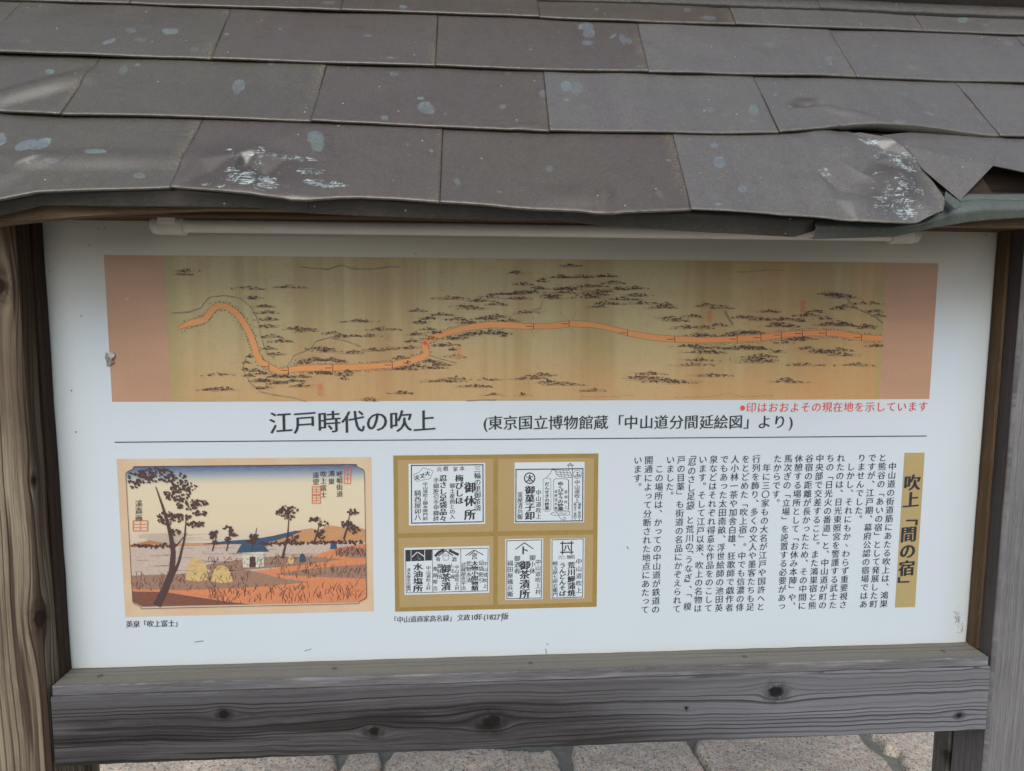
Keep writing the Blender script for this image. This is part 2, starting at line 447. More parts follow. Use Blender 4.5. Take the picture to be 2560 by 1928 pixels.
M['gold'] = plain('gold_print', (.275, .190, .060), .4, .4, (.30, .21, .07))
M['gold_pale'] = plain('pale_gold_print', (.355, .262, .125), .4, .4, (.375, .280, .138), scale=8)
M['strip'] = plain('tan_strip_print', (.37, .29, .135), .4, .4, (.39, .31, .15), scale=12)
def paper():
    n = NT('aged_paper_print'); o, x, y, z = n.coord()
    c = n.mix(n.step(n.noise(o, 9, 4, .6), .35, .65), (.54, .38, .255), (.57, .46, .32))
    return n.fin(n.mix(n.step(n.noise(n.vec(n.mul(x, 90), 0, n.mul(z, 700)), 1, 3), .45, .75, 0, .25), c, (.6, .42, .28)), .42, .35)
M['paper'] = paper()
M['lamp'] = plain('aged_plastic', (.80, .74, .68), .35, .4, (.70, .64, .58), scale=18)
M['lamp_tube'] = plain('diffuser_plastic', (.86, .80, .76), .25, .45, (.78, .72, .68), scale=9)
M['screw'] = plain('rusty_screw', (.045, .037, .030), .5, .5, (.085, .065, .048), scale=300)
M['foil'] = plain('torn_foil', (.36, .36, .34), .35, .6, (.14, .14, .13), scale=240)
def granite():
    n = NT('pink_granite'); o, x, y, z = n.coord()
    oi = n.new('ShaderNodeObjectInfo')
    a = n.noise(o, 75, 4, .7); b = n.noise(o, 105, 4, .75); c0 = n.noise(o, 125, 3, .75); d = n.noise(o, 9, 3)
    c = n.mix(n.step(a, .46, .54), (.64, .485, .385), (.70, .65, .56))
    c = n.mix(n.step(n.noise(o, 60, 3, .7), .50, .62, 0, .55), c, (.52, .51, .46))
    c = n.mix(n.step(b, .52, .58, 0, .8), c, (.26, .28, .27))
    c = n.mix(n.step(c0, .56, .62, 0, .95), c, (.035, .042, .045))
    c = n.mix(n.step(n.noise(o, 230, 2, .6), .58, .66, 0, .7), c, (.85, .82, .74))
    c = n.mix(n.step(d, .4, .7, 0, .25), c, (.42, .36, .29))
    c = n.mix(n.mul(oi.outputs['Random'], .3), c, (.26, .20, .15))
    return n.fin(c, .8, .3, 0, n.bump(n.add(n.noise(o, 160, 4, .7), n.mul(n.noise(o, 40, 3), 1.2)), .55, .004))
M['granite'] = granite()
M['mortar'] = plain('mortar', (.23, .235, .205), .9, .1, (.17, .175, .155), scale=30)

# ================================================================ the signboard
SIGN = empty('information_signboard', (0, 0, -.95))
tag(SIGN, 'roofed wooden information signboard with dented copper roof and printed white panel', 'signboard')
GZ = -.95

# posts, stiles, battens
XP = .756
PL0, PR0 = -XP - .13, XP
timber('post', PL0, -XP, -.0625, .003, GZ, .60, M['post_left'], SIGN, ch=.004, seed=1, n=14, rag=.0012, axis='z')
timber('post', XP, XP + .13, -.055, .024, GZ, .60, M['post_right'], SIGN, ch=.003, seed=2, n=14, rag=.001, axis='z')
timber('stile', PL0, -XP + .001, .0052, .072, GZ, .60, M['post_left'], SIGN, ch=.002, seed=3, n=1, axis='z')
timber('stile', XP - .001, XP + .13, .0265, .068, GZ, .60, M['stile'], SIGN, ch=.002, seed=4, n=1, axis='z')
# the sill ends rest against the battens
BZ = -.1928
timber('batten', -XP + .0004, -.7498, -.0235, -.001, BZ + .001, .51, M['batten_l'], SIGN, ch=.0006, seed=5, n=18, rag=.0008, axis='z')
timber('batten', .7498, XP - .0004, -.0255, -.001, BZ + .001, .51, M['batten_r'], SIGN, ch=.0006, seed=6, n=18, rag=.0006, axis='z')
# sill and rail
sill = timber('sill', -.7495, .7495, -.0535, .0, BZ - .0155, BZ, M['sill'], SIGN, ch=.0008, seed=7, n=40, rag=.0007)
rail = timber('rail', -.7505, .7515, -.0565, .055, BZ - .0155 - .1125, BZ - .0156, M['rail'], SIGN, ch=.0012, seed=8, n=60, rag=.0012)
for (px, py) in [(250, 1690), (836, 1672), (1326, 1658), (1862, 1642), (2358, 1628)]:
    p = un(px, py, 'z', BZ)
    b = MB(); n_ = 12
    vs = [(p[0] + .0042 * math.cos(k * 2 * math.pi / n_), p[1] + .0042 * math.sin(k * 2 * math.pi / n_), BZ + .0004) for k in range(n_)]
    vs += [(p[0] + .0034 * math.cos(k * 2 * math.pi / n_), p[1] + .0034 * math.sin(k * 2 * math.pi / n_), BZ + .0012) for k in range(n_)]
    b.add(vs, [(k, (k + 1) % n_, n_ + (k + 1) % n_, n_ + k) for k in range(n_)] + [tuple(range(n_, 2 * n_))])
    b.build('screw', M['screw'], sill)
p = un(131 / 1 + 20, 1536, 'y', -.02)
# header and fascia
timber('header', -XP - .13, XP + .13, -.062, .062, .5105, .585, M['header'], SIGN, ch=.002, seed=9, n=20, rag=.0008)
fb = [(-120, 575), (0, 559), (60, 553), (106, 549), (200, 541), (330, 531), (520, 523), (800, 526), (1300, 540), (1900, 558), (2700, 570)]
FY = -.172
fv, ff = [], []
for (px, py) in fb:
    q = un(px, py, 'y', FY)
    zt = .535
    fv += [(q[0], FY, q[2]), (q[0], FY, zt), (q[0], FY + .02, zt), (q[0], FY + .02, q[2])]
for k in range(len(fb) - 1):
    a, b_ = 4 * k, 4 * k + 4
    for i in range(4): ff.append((a + i, b_ + i, b_ + (i + 1) % 4, a + (i + 1) % 4))
ff.append((0, 1, 2, 3)); L_ = 4 * (len(fb) - 1); ff.append((L_ + 3, L_ + 2, L_ + 1, L_))
mesh('fascia_board', fv, ff, M['fascia'], SIGN)

# ---------------------------------------------------------------- roof
def arc(pts, n):
    pts = np.array(pts, float); d = np.r_[0, np.cumsum(np.linalg.norm(np.diff(pts[:, :2], axis=0), axis=1))]
    t = np.linspace(0, d[-1], n); return np.stack([np.interp(t, d, pts[:, k]) for k in range(pts.shape[1])], 1)
def byx(pts, x0, x1, n):
    pts = np.array(pts, float); xs = np.linspace(x0, x1, n); return np.stack([xs, np.interp(xs, pts[:, 0], pts[:, 1])], 1)

# stains: px centre x, y, radius x, radius y, tilt deg, strength
STAINS = [(62, 371 - 11, 28, 12, -22, .95), (100, 358, 26, 13, -25, .95), (0, 343, 13, 16, 0, .8), (240, 381, 27, 9, 0, .9), (132, 408, 18, 6, 0, .5), (350, 441, 14, 7, 0, .5), (75, 414, 6, 4, 0, .7),
          (790, 348, 20, 16, 10, .8), (795, 366, 16, 15, 0, .7), (596, 214, 17, 13, -30, .6), (592, 226, 9, 12, 0, .5), (123, 177, 11, 6, 0, .8), (343, 160, 6, 4, 0, .8), (308, 174, 10, 14, 20, .35),
          (426, 80, 20, 8, 0, .7), (327, 79, 13, 6, 0, .4), (352, 104, 13, 5, 0, .3), (275, 109, 18, 5, -20, .7), (66, 109, 16, 6, 0, .25), (566, 88, 6, 3, 0, .8), (488, 129, 10, 5, 0, .35),
          (1067, 274, 20, 15, 20, .6), (1052, 247, 8, 4, 0, .8), (985, 182, 10, 7, 0, .5), (975, 151, 9, 4, 0, .6), (920, 91, 10, 4, 0, .5), (1256, 268, 8, 6, 0, .7), (963, 299, 9, 5, 0, .7), (1078, 378, 6, 4, 0, .9),
          (1144, 458, 7, 10, -20, .5), (1248, 484, 7, 3, 0, .8), (678, 157, 7, 4, 0, .7), (1009, 22, 9, 5, 0, .9), (823, 12, 16, 5, 0, .5),
          (1466, 64, 18, 11, 0, .75), (1472, 82, 14, 12, 0, .7), (1469, 108, 12, 7, 0, .65), (1556, 98, 7, 15, -20, .55), (1571, 103, 10, 7, 0, .6), (1533, 90, 13, 3, -35, .9), (1416, 214, 14, 13, 25, .85), (1440, 218, 16, 17, 0, .35),
          (1357, 233, 8, 10, 0, .6), (1417, 252, 7, 3, 0, .9), (1776, 276, 12, 6, 0, .4), (1884, 276, 11, 14, 10, .55), (1878, 304, 6, 3, 0, .8), (1787, 361, 10, 6, 0, .9), (1800, 406, 14, 14, 0, .6), (1853, 477, 11, 8, 0, .7), (1672, 402, 6, 3, 0, .9),
          (1373, 424, 9, 8, 0, .4), (1794, 516, 9, 3, 0, 1), (2000, 275, 0.1, 0.1, 0, 0), (1975, 268, 6, 4, 0, .9), (1937, 237, 4, 3, 0, .9), (2074, 164, 5, 5, 0, .9), (2070, 151, 9, 7, 0, .4), (1925, 110, 14, 7, 0, .35), (2406, 52, 14, 6, 0, .7),
          (2334, 268, 10, 6, 15, .45), (2317, 291, 12, 5, 15, .45), (2255, 235, 14, 6, 0, .3), (2520, 105, 12, 7, 10, .4), (2280, 171, 9, 6, 0, .3), (2188, 115, 9, 4, 0, .3), (2462, 65, 9, 3, 15, .6), (1717, 28, 9, 5, 0, .5), (1771, 49, 18, 5, 0, .6), (1491, 26, 5, 3, 0, .6),
          (2553, 362, 14, 8, 35, .6), (2240, 318, 16, 6, 0, .5), (1596, 333 - 40, 0.1, .1, 0, 0), (1730, 225, 5, 3, 0, .5), (2120, 18, 0.1, .1, 0, 0), (1650, 490, 7, 10, -30, .25), (1270, 180, 9, 6, 0, .3), (1020, 360, 5, 4, 0, .4)]
SCR = [(640, 452, 62, 22, 8, .95), (600, 388, 40, 10, 10, .7), (648, 395, 20, 20, 60, .7), (720, 398, 60, 7, 3, .85), (770, 434, 34, 8, 3, .9), (812, 464, 50, 8, 5, .9), (540, 470, 30, 6, 5, .8), (620, 420, 30, 14, 40, .6), (700, 440, 60, 24, 0, .35),
       (2235, 500, 45, 45, 30, .80), (2210, 465, 32, 40, 60, .62), (2250, 415, 40, 18, 30, .9), (2165, 358, 26, 7, 5, .95), (2218, 378, 32, 7, -25, .8), (2250, 540, 46, 12, 0, .85), (2290, 505, 16, 30, 0, .7), (2062, 437, 16, 8, 40, .85), (2020, 268, 30, 6, 0, .35)]
RUB = [(640, 420, 150, 55, 10, .7), (520, 440, 60, 40, 0, .6), (760, 350, 80, 20, 30, .25), (2235, 470, 75, 75, 0, .95), (2010, 258, 34, 12, 0, 1.0)]
LICH = [(1310, 12, 60, 22, 0, .8)]
def field(U, S, lst, wide=1.25):
    out = np.zeros(U.shape); stg = np.zeros(U.shape)
    for (px, py, rx, ry, tilt, st) in lst:
        if st == 0: continue
        c = unroof(px, py, .005)
        ex = unroof(px + rx * math.cos(math.radians(tilt)), py + rx * math.sin(math.radians(tilt)), .005) - c
        ey = unroof(px - ry * math.sin(math.radians(tilt)), py + ry * math.cos(math.radians(tilt)), .005) - c
        Mi = np.linalg.inv(np.stack([ex, ey], 1))
        du, ds = U - c[0], S - c[1]
        a = Mi[0, 0] * du + Mi[0, 1] * ds; b = Mi[1, 0] * du + Mi[1, 1] * ds
        r = np.sqrt(a * a + b * b)
        f = np.clip(wide - r, 0, 1)
        stg = np.where(f > out, st, stg); out = np.maximum(out, f)
    return out, stg
# creases (px segment, width m, height m) and soft dents
CREASE = [((-40, 262), (215, 186), .030, .0075), ((-40, 395), (445, 397), .028, .0045), ((125, 383), (45, 412), .006, .002), ((-60, 470), (80, 405), .03, .004),
          ((1983, 262), (2045, 262), .012, -.006), ((1985, 272), (2045, 268), .006, .0018), ((2040, 268), (2170, 305), .016, .003), ((1508, 531), (1520, 470), .012, .003), ((1380, 500), (1500, 490), .03, .003), ((1290, 323), (1330, 316), .01, .002)]
# sharply folded patches: (px, py, height mm), creases run along the triangle edges between the points
FOLDS = [[(1950, 325, 0), (1950, 440, 0), (1950, 560, 0), (2040, 315, 0), (2120, 325, 2), (2190, 335, 3), (2240, 365, 4), (2290, 415, 3), (2375, 480, 0), (2370, 540, 0), (2260, 570, 2), (2150, 565, 1), (2060, 560, 0),
          (2103, 474, -6), (2150, 430, -5), (2180, 400, -4.5), (2208, 374, -3), (2172, 452, 5), (2215, 405, 7.5), (2250, 445, 6), (2128, 424, 3), (2088, 402, 4.5), (2060, 380, 5.5), (2035, 430, 0), (2062, 470, 4), (2080, 502, 3), (2122, 512, 5), (2112, 535, 1), (2180, 500, 3), (2230, 500, 5), (2295, 480, 2), (2150, 370, 5), (2175, 352, 1)],
         [(430, 330, 0), (430, 475, 0), (560, 310, 0), (680, 300, 0), (830, 305, 0), (840, 400, 0), (820, 500, 0), (640, 510, 1), (500, 350, 0), (612, 405, -5), (640, 380, 5), (600, 388, 4), (582, 430, 3), (662, 440, -3), (692, 455, 4), (720, 400, 2), (770, 325, 5), (700, 350, 4), (525, 430, -2), (500, 400, 2.5), (560, 480, 2), (620, 475, 4.5), (642, 440, 2.5), (727, 497, 3)]]
from mathutils.geometry import delaunay_2d_cdt
FT = []
for fpts in FOLDS:
    q = [unroof(a, b_, .006) for a, b_, c_ in fpts]
    vs_, _, fs_, *_r = delaunay_2d_cdt([Vector((a[0], a[1])) for a in q], [], [], 0, 1e-6)
    hh = []
    for v in vs_: k_ = int(np.argmin([(v[0] - a[0]) ** 2 + (v[1] - a[1]) ** 2 for a in q])); hh.append(fpts[k_][2] * .001)
    FT.append(([(v[0], v[1]) for v in vs_], fs_, hh))
def dents(U, S):
    h = np.zeros(U.shape)
    for (a, b, w_, A) in CREASE:
        a = unroof(*a, .006); b = unroof(*b, .006); d = b - a; L2 = d @ d
        t = np.clip(((U - a[0]) * d[0] + (S - a[1]) * d[1]) / L2, 0, 1)
        dist = np.hypot(U - a[0] - t * d[0], S - a[1] - t * d[1])
        fade = 1 - .75 * np.abs(t - .5) ** 2 * 4 * .6
        q = np.clip(1 - dist / w_, 0, 1)
        h += A * fade * (q if w_ < .016 else q * q * (3 - 2 * q))
    for vs_, fs_, hh in FT:
        for f in fs_:
            (x0, y0), (x1, y1), (x2, y2) = (vs_[i] for i in f)
            dd = (y1 - y2) * (x0 - x2) + (x2 - x1) * (y0 - y2)
            if abs(dd) < 1e-12: continue
            a = ((y1 - y2) * (U - x2) + (x2 - x1) * (S - y2)) / dd; b = ((y2 - y0) * (U - x2) + (x0 - x2) * (S - y2)) / dd; c = 1 - a - b
            ins = (a >= -1e-9) & (b >= 0) & (c > 0)
            h = np.where(ins, h + a * hh[f[0]] + b * hh[f[1]] + c * hh[f[2]], h)
    return h
def lownoise(U, S, seed, f, amp):
    r = np.random.default_rng(seed); h = np.zeros(U.shape)
    for _ in range(7):
        kx, ks, p = r.normal(0, f), r.normal(0, f * 1.2), r.random() * 6.28
        h += np.sin(U * kx + S * ks + p)
    return h * amp / 2.6

roof = timber('roof', -1.05, 1.05, -.1, .1, 0, .001, M['deck'], SIGN, ch=.0001)   # replaced below by the deck mesh
bpy.data.objects.remove(roof)
dk = MB()
def slab(u0, u1, s0, s1, h0, h1):
    q = [rp(u, s, h) for h in (h0, h1) for (u, s) in ((u0, s0), (u1, s0), (u1, s1), (u0, s1))]
    dk.add(q, [(0, 3, 2, 1), (4, 5, 6, 7), (0, 1, 5, 4), (1, 2, 6, 5), (2, 3, 7, 6), (3, 0, 4, 7)])
slab(-1.02, .60, .030, .60, -.024, -.004)
slab(.602, 1.02, .105, .60, -.024, -.004)
for (ya_, yb_, za_, zb_) in ((-.135, -.115, .524, .589), (-.162, -.146, .532, .544)):
    V8 = [(x_, y_, z_) for z_ in (za_, zb_) for (x_, y_) in ((.58, ya_), (1.02, ya_), (1.02, yb_), (.58, yb_))]
    dk.add(V8, [(0, 3, 2, 1), (4, 5, 6, 7), (0, 1, 5, 4), (1, 2, 6, 5), (2, 3, 7, 6), (3, 0, 4, 7)])
RT = rp(0, .60, 0); yb = 2 * RT[1]
bk = [(u, 2 * RT[1] + .012 - q[1], q[2]) for (u, q) in [(u, rp(0, s, h)) for h in (-.024, -.004) for (u, s) in ((-1.02, .030), (1.02, .030), (1.02, .60), (-1.02, .60))]]
dk.add(bk, [(0, 1, 2, 3), (7, 6, 5, 4), (4, 5, 1, 0), (5, 6, 2, 1), (6, 7, 3, 2), (7, 4, 0, 3)])
roof = dk.build('roof', M['deck'], SIGN)

def coons(bot, top, left, right, na, nb):
    B, T, L, R_ = arc(bot, na), arc(top, na), arc(left, nb), arc(right, nb)
    a = np.linspace(0, 1, na)[None, :, None]; t = np.linspace(0, 1, nb)[:, None, None]
    P = (1 - t) * B[None] + t * T[None] + (1 - a) * L[:, None] + a * R_[:, None]
    P -= (1 - a) * (1 - t) * B[0] + a * (1 - t) * B[-1] + (1 - a) * t * T[0] + a * t * T[-1]
    return P   # nb, na, 2
def shingle(bot, top, left, right, mat, seed, hb=.0085, ht=.0015, hem=.0042, tilt=.0, name='shingle', grid=.003, sag=None, seamw=.00025):
    """bot/top/left/right are polylines in roof coordinates (u, s)"""
    wdt = np.linalg.norm(np.array(bot[-1]) - bot[0]); hgt = max(np.linalg.norm(np.array(left[-1]) - left[0]), .03)
    na, nb = max(8, int(wdt / grid)), max(6, int(hgt / grid))
    bot, top, left, right = [np.array(q, float) for q in (bot, top, left, right)]
    for q, sg in ((left, 1), (right, -1)): q[:, 0] += sg * seamw
    bot[0] = left[0]; bot[-1] = right[0]; top[0] = left[-1]; top[-1] = right[-1]
    P = coons(bot, top, left, right, na, nb)
    U, S = P[..., 0], P[..., 1]
    t = np.linspace(0, 1, nb)[:, None]; a = np.linspace(0, 1, na)[None, :]
    Hh = hb + (ht - hb) * t + tilt * (a - .5) * (1 - t) + lownoise(U, S, seed, 16, .0009) + lownoise(U, S, seed + 50, 45, .00025) + dents(U, S)
    if sag is not None: Hh = Hh + sag(U, S, t, a)
    Hh = np.maximum(Hh, .0006 + 0 * Hh)
    rows = [(U[i], S[i], Hh[i], np.zeros(na)) for i in range(nb - 1, -1, -1)]
    e0, s0, h0 = U[0], S[0], Hh[0]
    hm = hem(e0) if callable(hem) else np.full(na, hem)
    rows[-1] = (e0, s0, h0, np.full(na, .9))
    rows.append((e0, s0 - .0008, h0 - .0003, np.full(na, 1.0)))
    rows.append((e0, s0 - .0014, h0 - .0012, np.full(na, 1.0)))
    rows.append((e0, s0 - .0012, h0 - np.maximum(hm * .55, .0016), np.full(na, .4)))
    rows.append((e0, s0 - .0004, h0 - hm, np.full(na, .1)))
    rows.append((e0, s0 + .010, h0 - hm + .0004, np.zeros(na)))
    V = []; F_ = []; A = []
    R2 = len(rows)
    # side turn-downs: add a column each side
    for (u, s, h, he) in rows:
        ul = np.r_[u[0] + .0004, u[0], u, u[-1], u[-1] - .0004]; 
        hh = np.r_[h[0] - .0035, h[0] - .0008, h, h[-1] - .0008, h[-1] - .0035]
        ss = np.r_[s[0], s[0], s, s[-1], s[-1]]; he2 = np.r_[he[0], he[0], he, he[-1], he[-1]]
        V.append(np.stack([ul, ss, hh], 1)); A.append(he2)
    nc = na + 4
    V = np.concatenate(V); A = np.concatenate(A)
    for i in range(R2 - 1):
        for j in range(nc - 1):
            F_.append((i * nc + j, (i + 1) * nc + j, (i + 1) * nc + j + 1, i * nc + j + 1))
    Ug, Sg = V[:, 0], V[:, 1]
    st, ss = field(Ug, Sg, STAINS); sc1, sc2 = field(Ug, Sg, SCR, 1.9); rb, r2 = field(Ug, Sg, RUB, 1.3)
    X = RO[None] + Ug[:, None] * np.array([[1., 0, 0]]) + Sg[:, None] * RS[None] + V[:, 2:3] * RN[None]
    jj = np.tile(np.arange(nc), R2); ur = np.array([r[0][-1] for r in rows]); seamd = np.repeat(ur, nc) - Ug
    li, _ = field(Ug, Sg, LICH)
    seamd = np.where(li > .1, .004, seamd)
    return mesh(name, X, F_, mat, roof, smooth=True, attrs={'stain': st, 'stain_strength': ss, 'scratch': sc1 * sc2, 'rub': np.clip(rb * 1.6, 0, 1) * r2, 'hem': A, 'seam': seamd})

def pick(x):
    return M['copper_l'] if x < 500 else (M['copper'] if x < 1600 else M['copper_r'])
HB = .0085
def RU(pts, h=HB): return [unroof(px, py, h) for (px, py) in pts]
E = [
    [(-330, 520), (-60, 505), (0, 495), (43, 486), (95, 476), (217, 471), (318, 467), (425, 464.5), (492, 471), (564, 477.5), (640, 486), (727, 498), (770, 498), (842, 492), (900, 491), (987, 494.5), (1100, 502), (1218, 511), (1280, 516.5), (1367, 522), (1453, 526), (1508, 533.5), (1569, 528), (1656, 524), (1728, 521), (1830, 526), (1920, 531.5), (1950, 535), (2033, 539), (2115, 546.5), (2212, 556), (2253, 555), (2295, 552), (2336, 536), (2358, 526)],
    [(-420, 262), (0, 273), (149, 281), (170, 282), (347, 285), (640, 295), (776, 299.8), (929, 305.6), (1103, 314), (1280, 321.5), (1375, 324.6), (1540, 324.6), (1685, 326.7), (1830, 327.5), (1950, 327), (2060, 321), (2130, 316), (2198, 316.5), (2308, 322), (2400, 329), (2474, 335), (2600, 338), (3100, 352)],
    [(-650, 108), (0, 127.5), (249, 136), (529.5, 144.7), (810, 153.5), (1088, 162), (1280, 168), (1621, 176.5), (1917, 184), (2141, 190), (2560, 202.5), (3200, 222)],
    [(-800, -30), (324, 4.6), (851, 23), (1094, 29.5), (1280, 36), (1592, 51), (1838, 58), (2310, 74), (2560, 83), (3200, 106)],
    [(-800, -75), (1280, -5), (1581, 4), (1920, 17), (2050, 21.5), (2279, 32.4), (2560, 43.4), (3200, 70)]]
SEAMS = [
    [((-250, 515), (-95, 290)), ((425, 464.5), (506, 299.6)), ((1100, 501), (1107, 317)), ((1728, 520.5), (1682, 331))],
    [((-470, 262), (-320, 125)), ((152, 281), (250, 140.5)), ((778, 301), (817, 157.4)), ((1374, 324), (1359, 173.6)), ((1948, 327), (1882, 185)), ((2501, 336), (2388, 202.5)), ((3060, 350), (2900, 225))],
    [((-620, 108), (-470, 0)), ((-65, 125), (55, 3)), ((529.5, 145), (579, 17)), ((1089, 164), (1095, 33)), ((1622, 176.5), (1592.5, 52)), ((2141, 190), (2071, 68)), ((2640, 205), (2538, 87)), ((3120, 222), (2990, 105))],
    [((-720, -30), (-650, -75)), ((-210, -14), (-165, -60)), ((324, 4.6), (346, -38)), ((852, 23), (864, -20)), ((1349, 39), (1343, 0)), ((1838.4, 58), (1822.8, 20)), ((2309, 74), (2282, 36)), ((2780, 92), (2720, 52))]]
def line_at(pts, px):
    pts = np.array(pts); return float(np.interp(px, pts[:, 0], pts[:, 1]))
def cut(poly, x0, x1):
    mid = [p for p in poly if x0 + 2 < p[0] < x1 - 2]
    return [(x0, line_at(poly, x0))] + mid + [(x1, line_at(poly, x1))]
UND = .028
for ci in range(4):
    ss = SEAMS[ci]
    for k in range(len(ss) - 1):
        (lb, lt), (rb_, rt) = ss[k], ss[k + 1]
        bot = RU(cut(E[ci], lb[0], rb_[0]))
        L = RU([lb]); Lt = unroof(*lt, .004); Rb = RU([rb_]); Rt = unroof(*rt, .004)
        if ci == 3: UN = .035
        else: UN = UND
        dl = (Lt - L[0]); dr = (Rt - Rb[0])
        lt2 = Lt + dl / np.linalg.norm(dl) * UN; rt2 = Rt + dr / np.linalg.norm(dr) * UN
        lt2[1] = max(lt2[1], .15 * (ci + 1) + .02); rt2[1] = max(rt2[1], .15 * (ci + 1) + .02)
        left = [bot[0], Lt, lt2]; right = [bot[-1], Rt, rt2]
        hem = .0042; sag = None
        if ci == 1 and k == 4:
            def hem(u):
                a_ = unroof(2040, 320, HB)[0]; b_ = unroof(2220, 316, HB)[0]; c_ = unroof(2500, 336, HB)[0]
                return .0042 + .011 * np.clip((u - a_) / (b_ - a_), 0, 1) * np.clip((c_ - u) / (c_ - b_), 0, 1) ** .7
            def sag(U, S, t, a): 
                b_ = unroof(2200, 316, HB)[0]
                return .007 * np.exp(-((U - b_) / .09) ** 2) * (1 - t) ** 1.5
        shingle(bot, [lt2, rt2], left, right, pick((lb[0] + rb_[0]) / 2), 11 * ci + k, hem=hem, sag=sag, tilt=.0008 * random.uniform(-1, 1))
# last eave shingle, torn and crumpled at its right end
bot = RU(cut(E[0], 1728, 2358))
left = RU([(1728, 520.5)]) + [unroof(1682, 331, .004)]
lt2 = left[-1] + np.array([-.002, .03]); left.append(lt2)
right = RU([(2358, 526), (2364, 508), (2362, 492), (2330, 456.5), (2300, 430), (2280, 402), (2258, 379), (2226, 354.5), (2190, 339)])
rt2 = right[-1] + np.array([-.03, .02]); right.append(rt2)
def sagc(U, S, t, a):
    e = np.clip((a - .45) / .55, 0, 1)
    return .006 * e * np.sin(np.clip(t, 0, 1) * 3.1) + .003 * e * np.sin(U * 70 + S * 40)
shingle(bot, [lt2, rt2], left, right, M['copper_r'], 77, sag=sagc, hem=.003, grid=.0025)

# folded-back flap right of the tear
def facet(name, pts, tris, mat, th=.0012, parent=None, sub=0):
    """thin folded sheet: pts (px, py, h) on the roof plane; tris index it; given real thickness"""
    P = [rp(*(list(unroof(x, y, h)) + [h])) for (x, y, h) in pts]
    P = np.array(P)
    nrm = np.zeros_like(P)
    for t in tris:
        c = np.cross(P[t[1]] - P[t[0]], P[t[2]] - P[t[0]])
        if c @ (CAM - P[t[0]]) < 0: c = -c
        c /= np.linalg.norm(c)
        for i in t: nrm[i] += c
    nrm /= np.linalg.norm(nrm, axis=1)[:, None]
    n0 = len(P); V = np.r_[P, P - nrm * th]
    F_ = [tuple(t) for t in tris] + [tuple(i + n0 for i in t[::-1]) for t in tris]
    from collections import Counter
    ec = Counter()
    for t in tris:
        for i in range(len(t)): ec[frozenset((t[i], t[(i + 1) % len(t)]))] += 1
    for e, c in ec.items():
        if c == 1:
            a, b = tuple(e); F_.append((a, b, b + n0, a + n0))
    o = mesh(name, V, F_, mat, parent)
    m = o.data
    import bmesh
    bm = bmesh.new(); bm.from_mesh(m); bmesh.ops.recalc_face_normals(bm, faces=bm.faces)
    bmesh.ops.subdivide_edges(bm, edges=bm.edges, cuts=5, use_grid_fill=True)
    bm.to_mesh(m); bm.free()
    co = np.array([v.co for v in m.vertices]); q = co - RO
    U, S = q[:, 0], q @ RS
    st, ss_ = field(U, S, STAINS)
    for k, v in {'stain': st, 'stain_strength': ss_, 'scratch': 0 * U, 'rub': 0 * U, 'hem': 0 * U, 'seam': 0 * U + 1}.items():
        at = m.attributes.new(k, 'FLOAT', 'POINT'); at.data.foreach_set('value', v.astype(np.float32))
    return o
fl = [(2205, 338, .004), (2246, 362, .011), (2292, 405, .008), (2308, 424, .007), (2358, 466, .004), (2400, 501, .0005), (2483, 414, .014), (2560, 430, .009), (2700, 452, .007), (2700, 330, .0), (2470, 325, .0), (2330, 325, .0)]
facet('shingle', fl, [(0, 11, 1), (11, 10, 6, 1), (10, 9, 8, 7, 6), (1, 6, 2), (2, 6, 3), (3, 6, 4), (4, 6, 5)], M['copper_r'], parent=roof)
# small torn tongue below the flap
tg = [(2364, 478, .004), (2397, 503, .010), (2402, 516, .012), (2388, 524, .013), (2372, 508, .010), (2360, 500, .004)]
facet('torn_tongue', tg, [(0, 1, 4, 5), (1, 2, 3, 4)], M['copper_g'], parent=roof)

# eave drip strips: folded copper hanging under the lowest course
def strip(name, topl, botl, y0, mat, n=60, lean=.006, ret=.010, bulge=0.002):
    T = arc(topl, n); B = arc(botl, n)
    V, F_ = [], []
    for i in range(n):
        a = un(T[i][0], T[i][1], 'y', y0); b = un(B[i][0], B[i][1], 'y', y0 + lean)
        wv = .0008 * math.sin(i * .35 + len(topl))
        mid = (a + b) / 2 + np.array([0, -bulge + wv, 0])
        V += [a + np.array([0, .014, .010]), a, a * .7 + b * .3 + np.array([0, -bulge + wv, 0]), mid, b + np.array([0, -.0006, .0012]), b, b + np.array([0, .0012, .0008]), b + np.array([0, ret, .003])]
    m_ = 8
    for i in range(n - 1):
        for j in range(m_ - 1): F_.append((i * m_ + j, i * m_ + j + 1, (i + 1) * m_ + j + 1, (i + 1) * m_ + j))
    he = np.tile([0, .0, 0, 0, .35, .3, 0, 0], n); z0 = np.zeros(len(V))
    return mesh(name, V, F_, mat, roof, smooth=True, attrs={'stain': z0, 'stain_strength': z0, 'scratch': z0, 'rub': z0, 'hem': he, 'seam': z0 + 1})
YD = -.1925
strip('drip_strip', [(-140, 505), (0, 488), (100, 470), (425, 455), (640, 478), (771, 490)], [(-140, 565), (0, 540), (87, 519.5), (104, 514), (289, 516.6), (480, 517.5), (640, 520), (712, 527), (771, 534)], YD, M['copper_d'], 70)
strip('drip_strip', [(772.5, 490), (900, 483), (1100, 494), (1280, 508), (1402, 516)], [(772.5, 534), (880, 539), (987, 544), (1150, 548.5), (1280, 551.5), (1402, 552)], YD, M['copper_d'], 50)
strip('drip_strip', [(1403.5, 516), (1508, 522), (1728, 514), (1920, 524), (2033, 536), (2036, 548)], [(1403.5, 552), (1511, 565), (1627, 572), (1743, 580), (1850, 585.5), (1986, 593), (2036, 577)], YD, M['copper_d'], 60, bulge=.003)
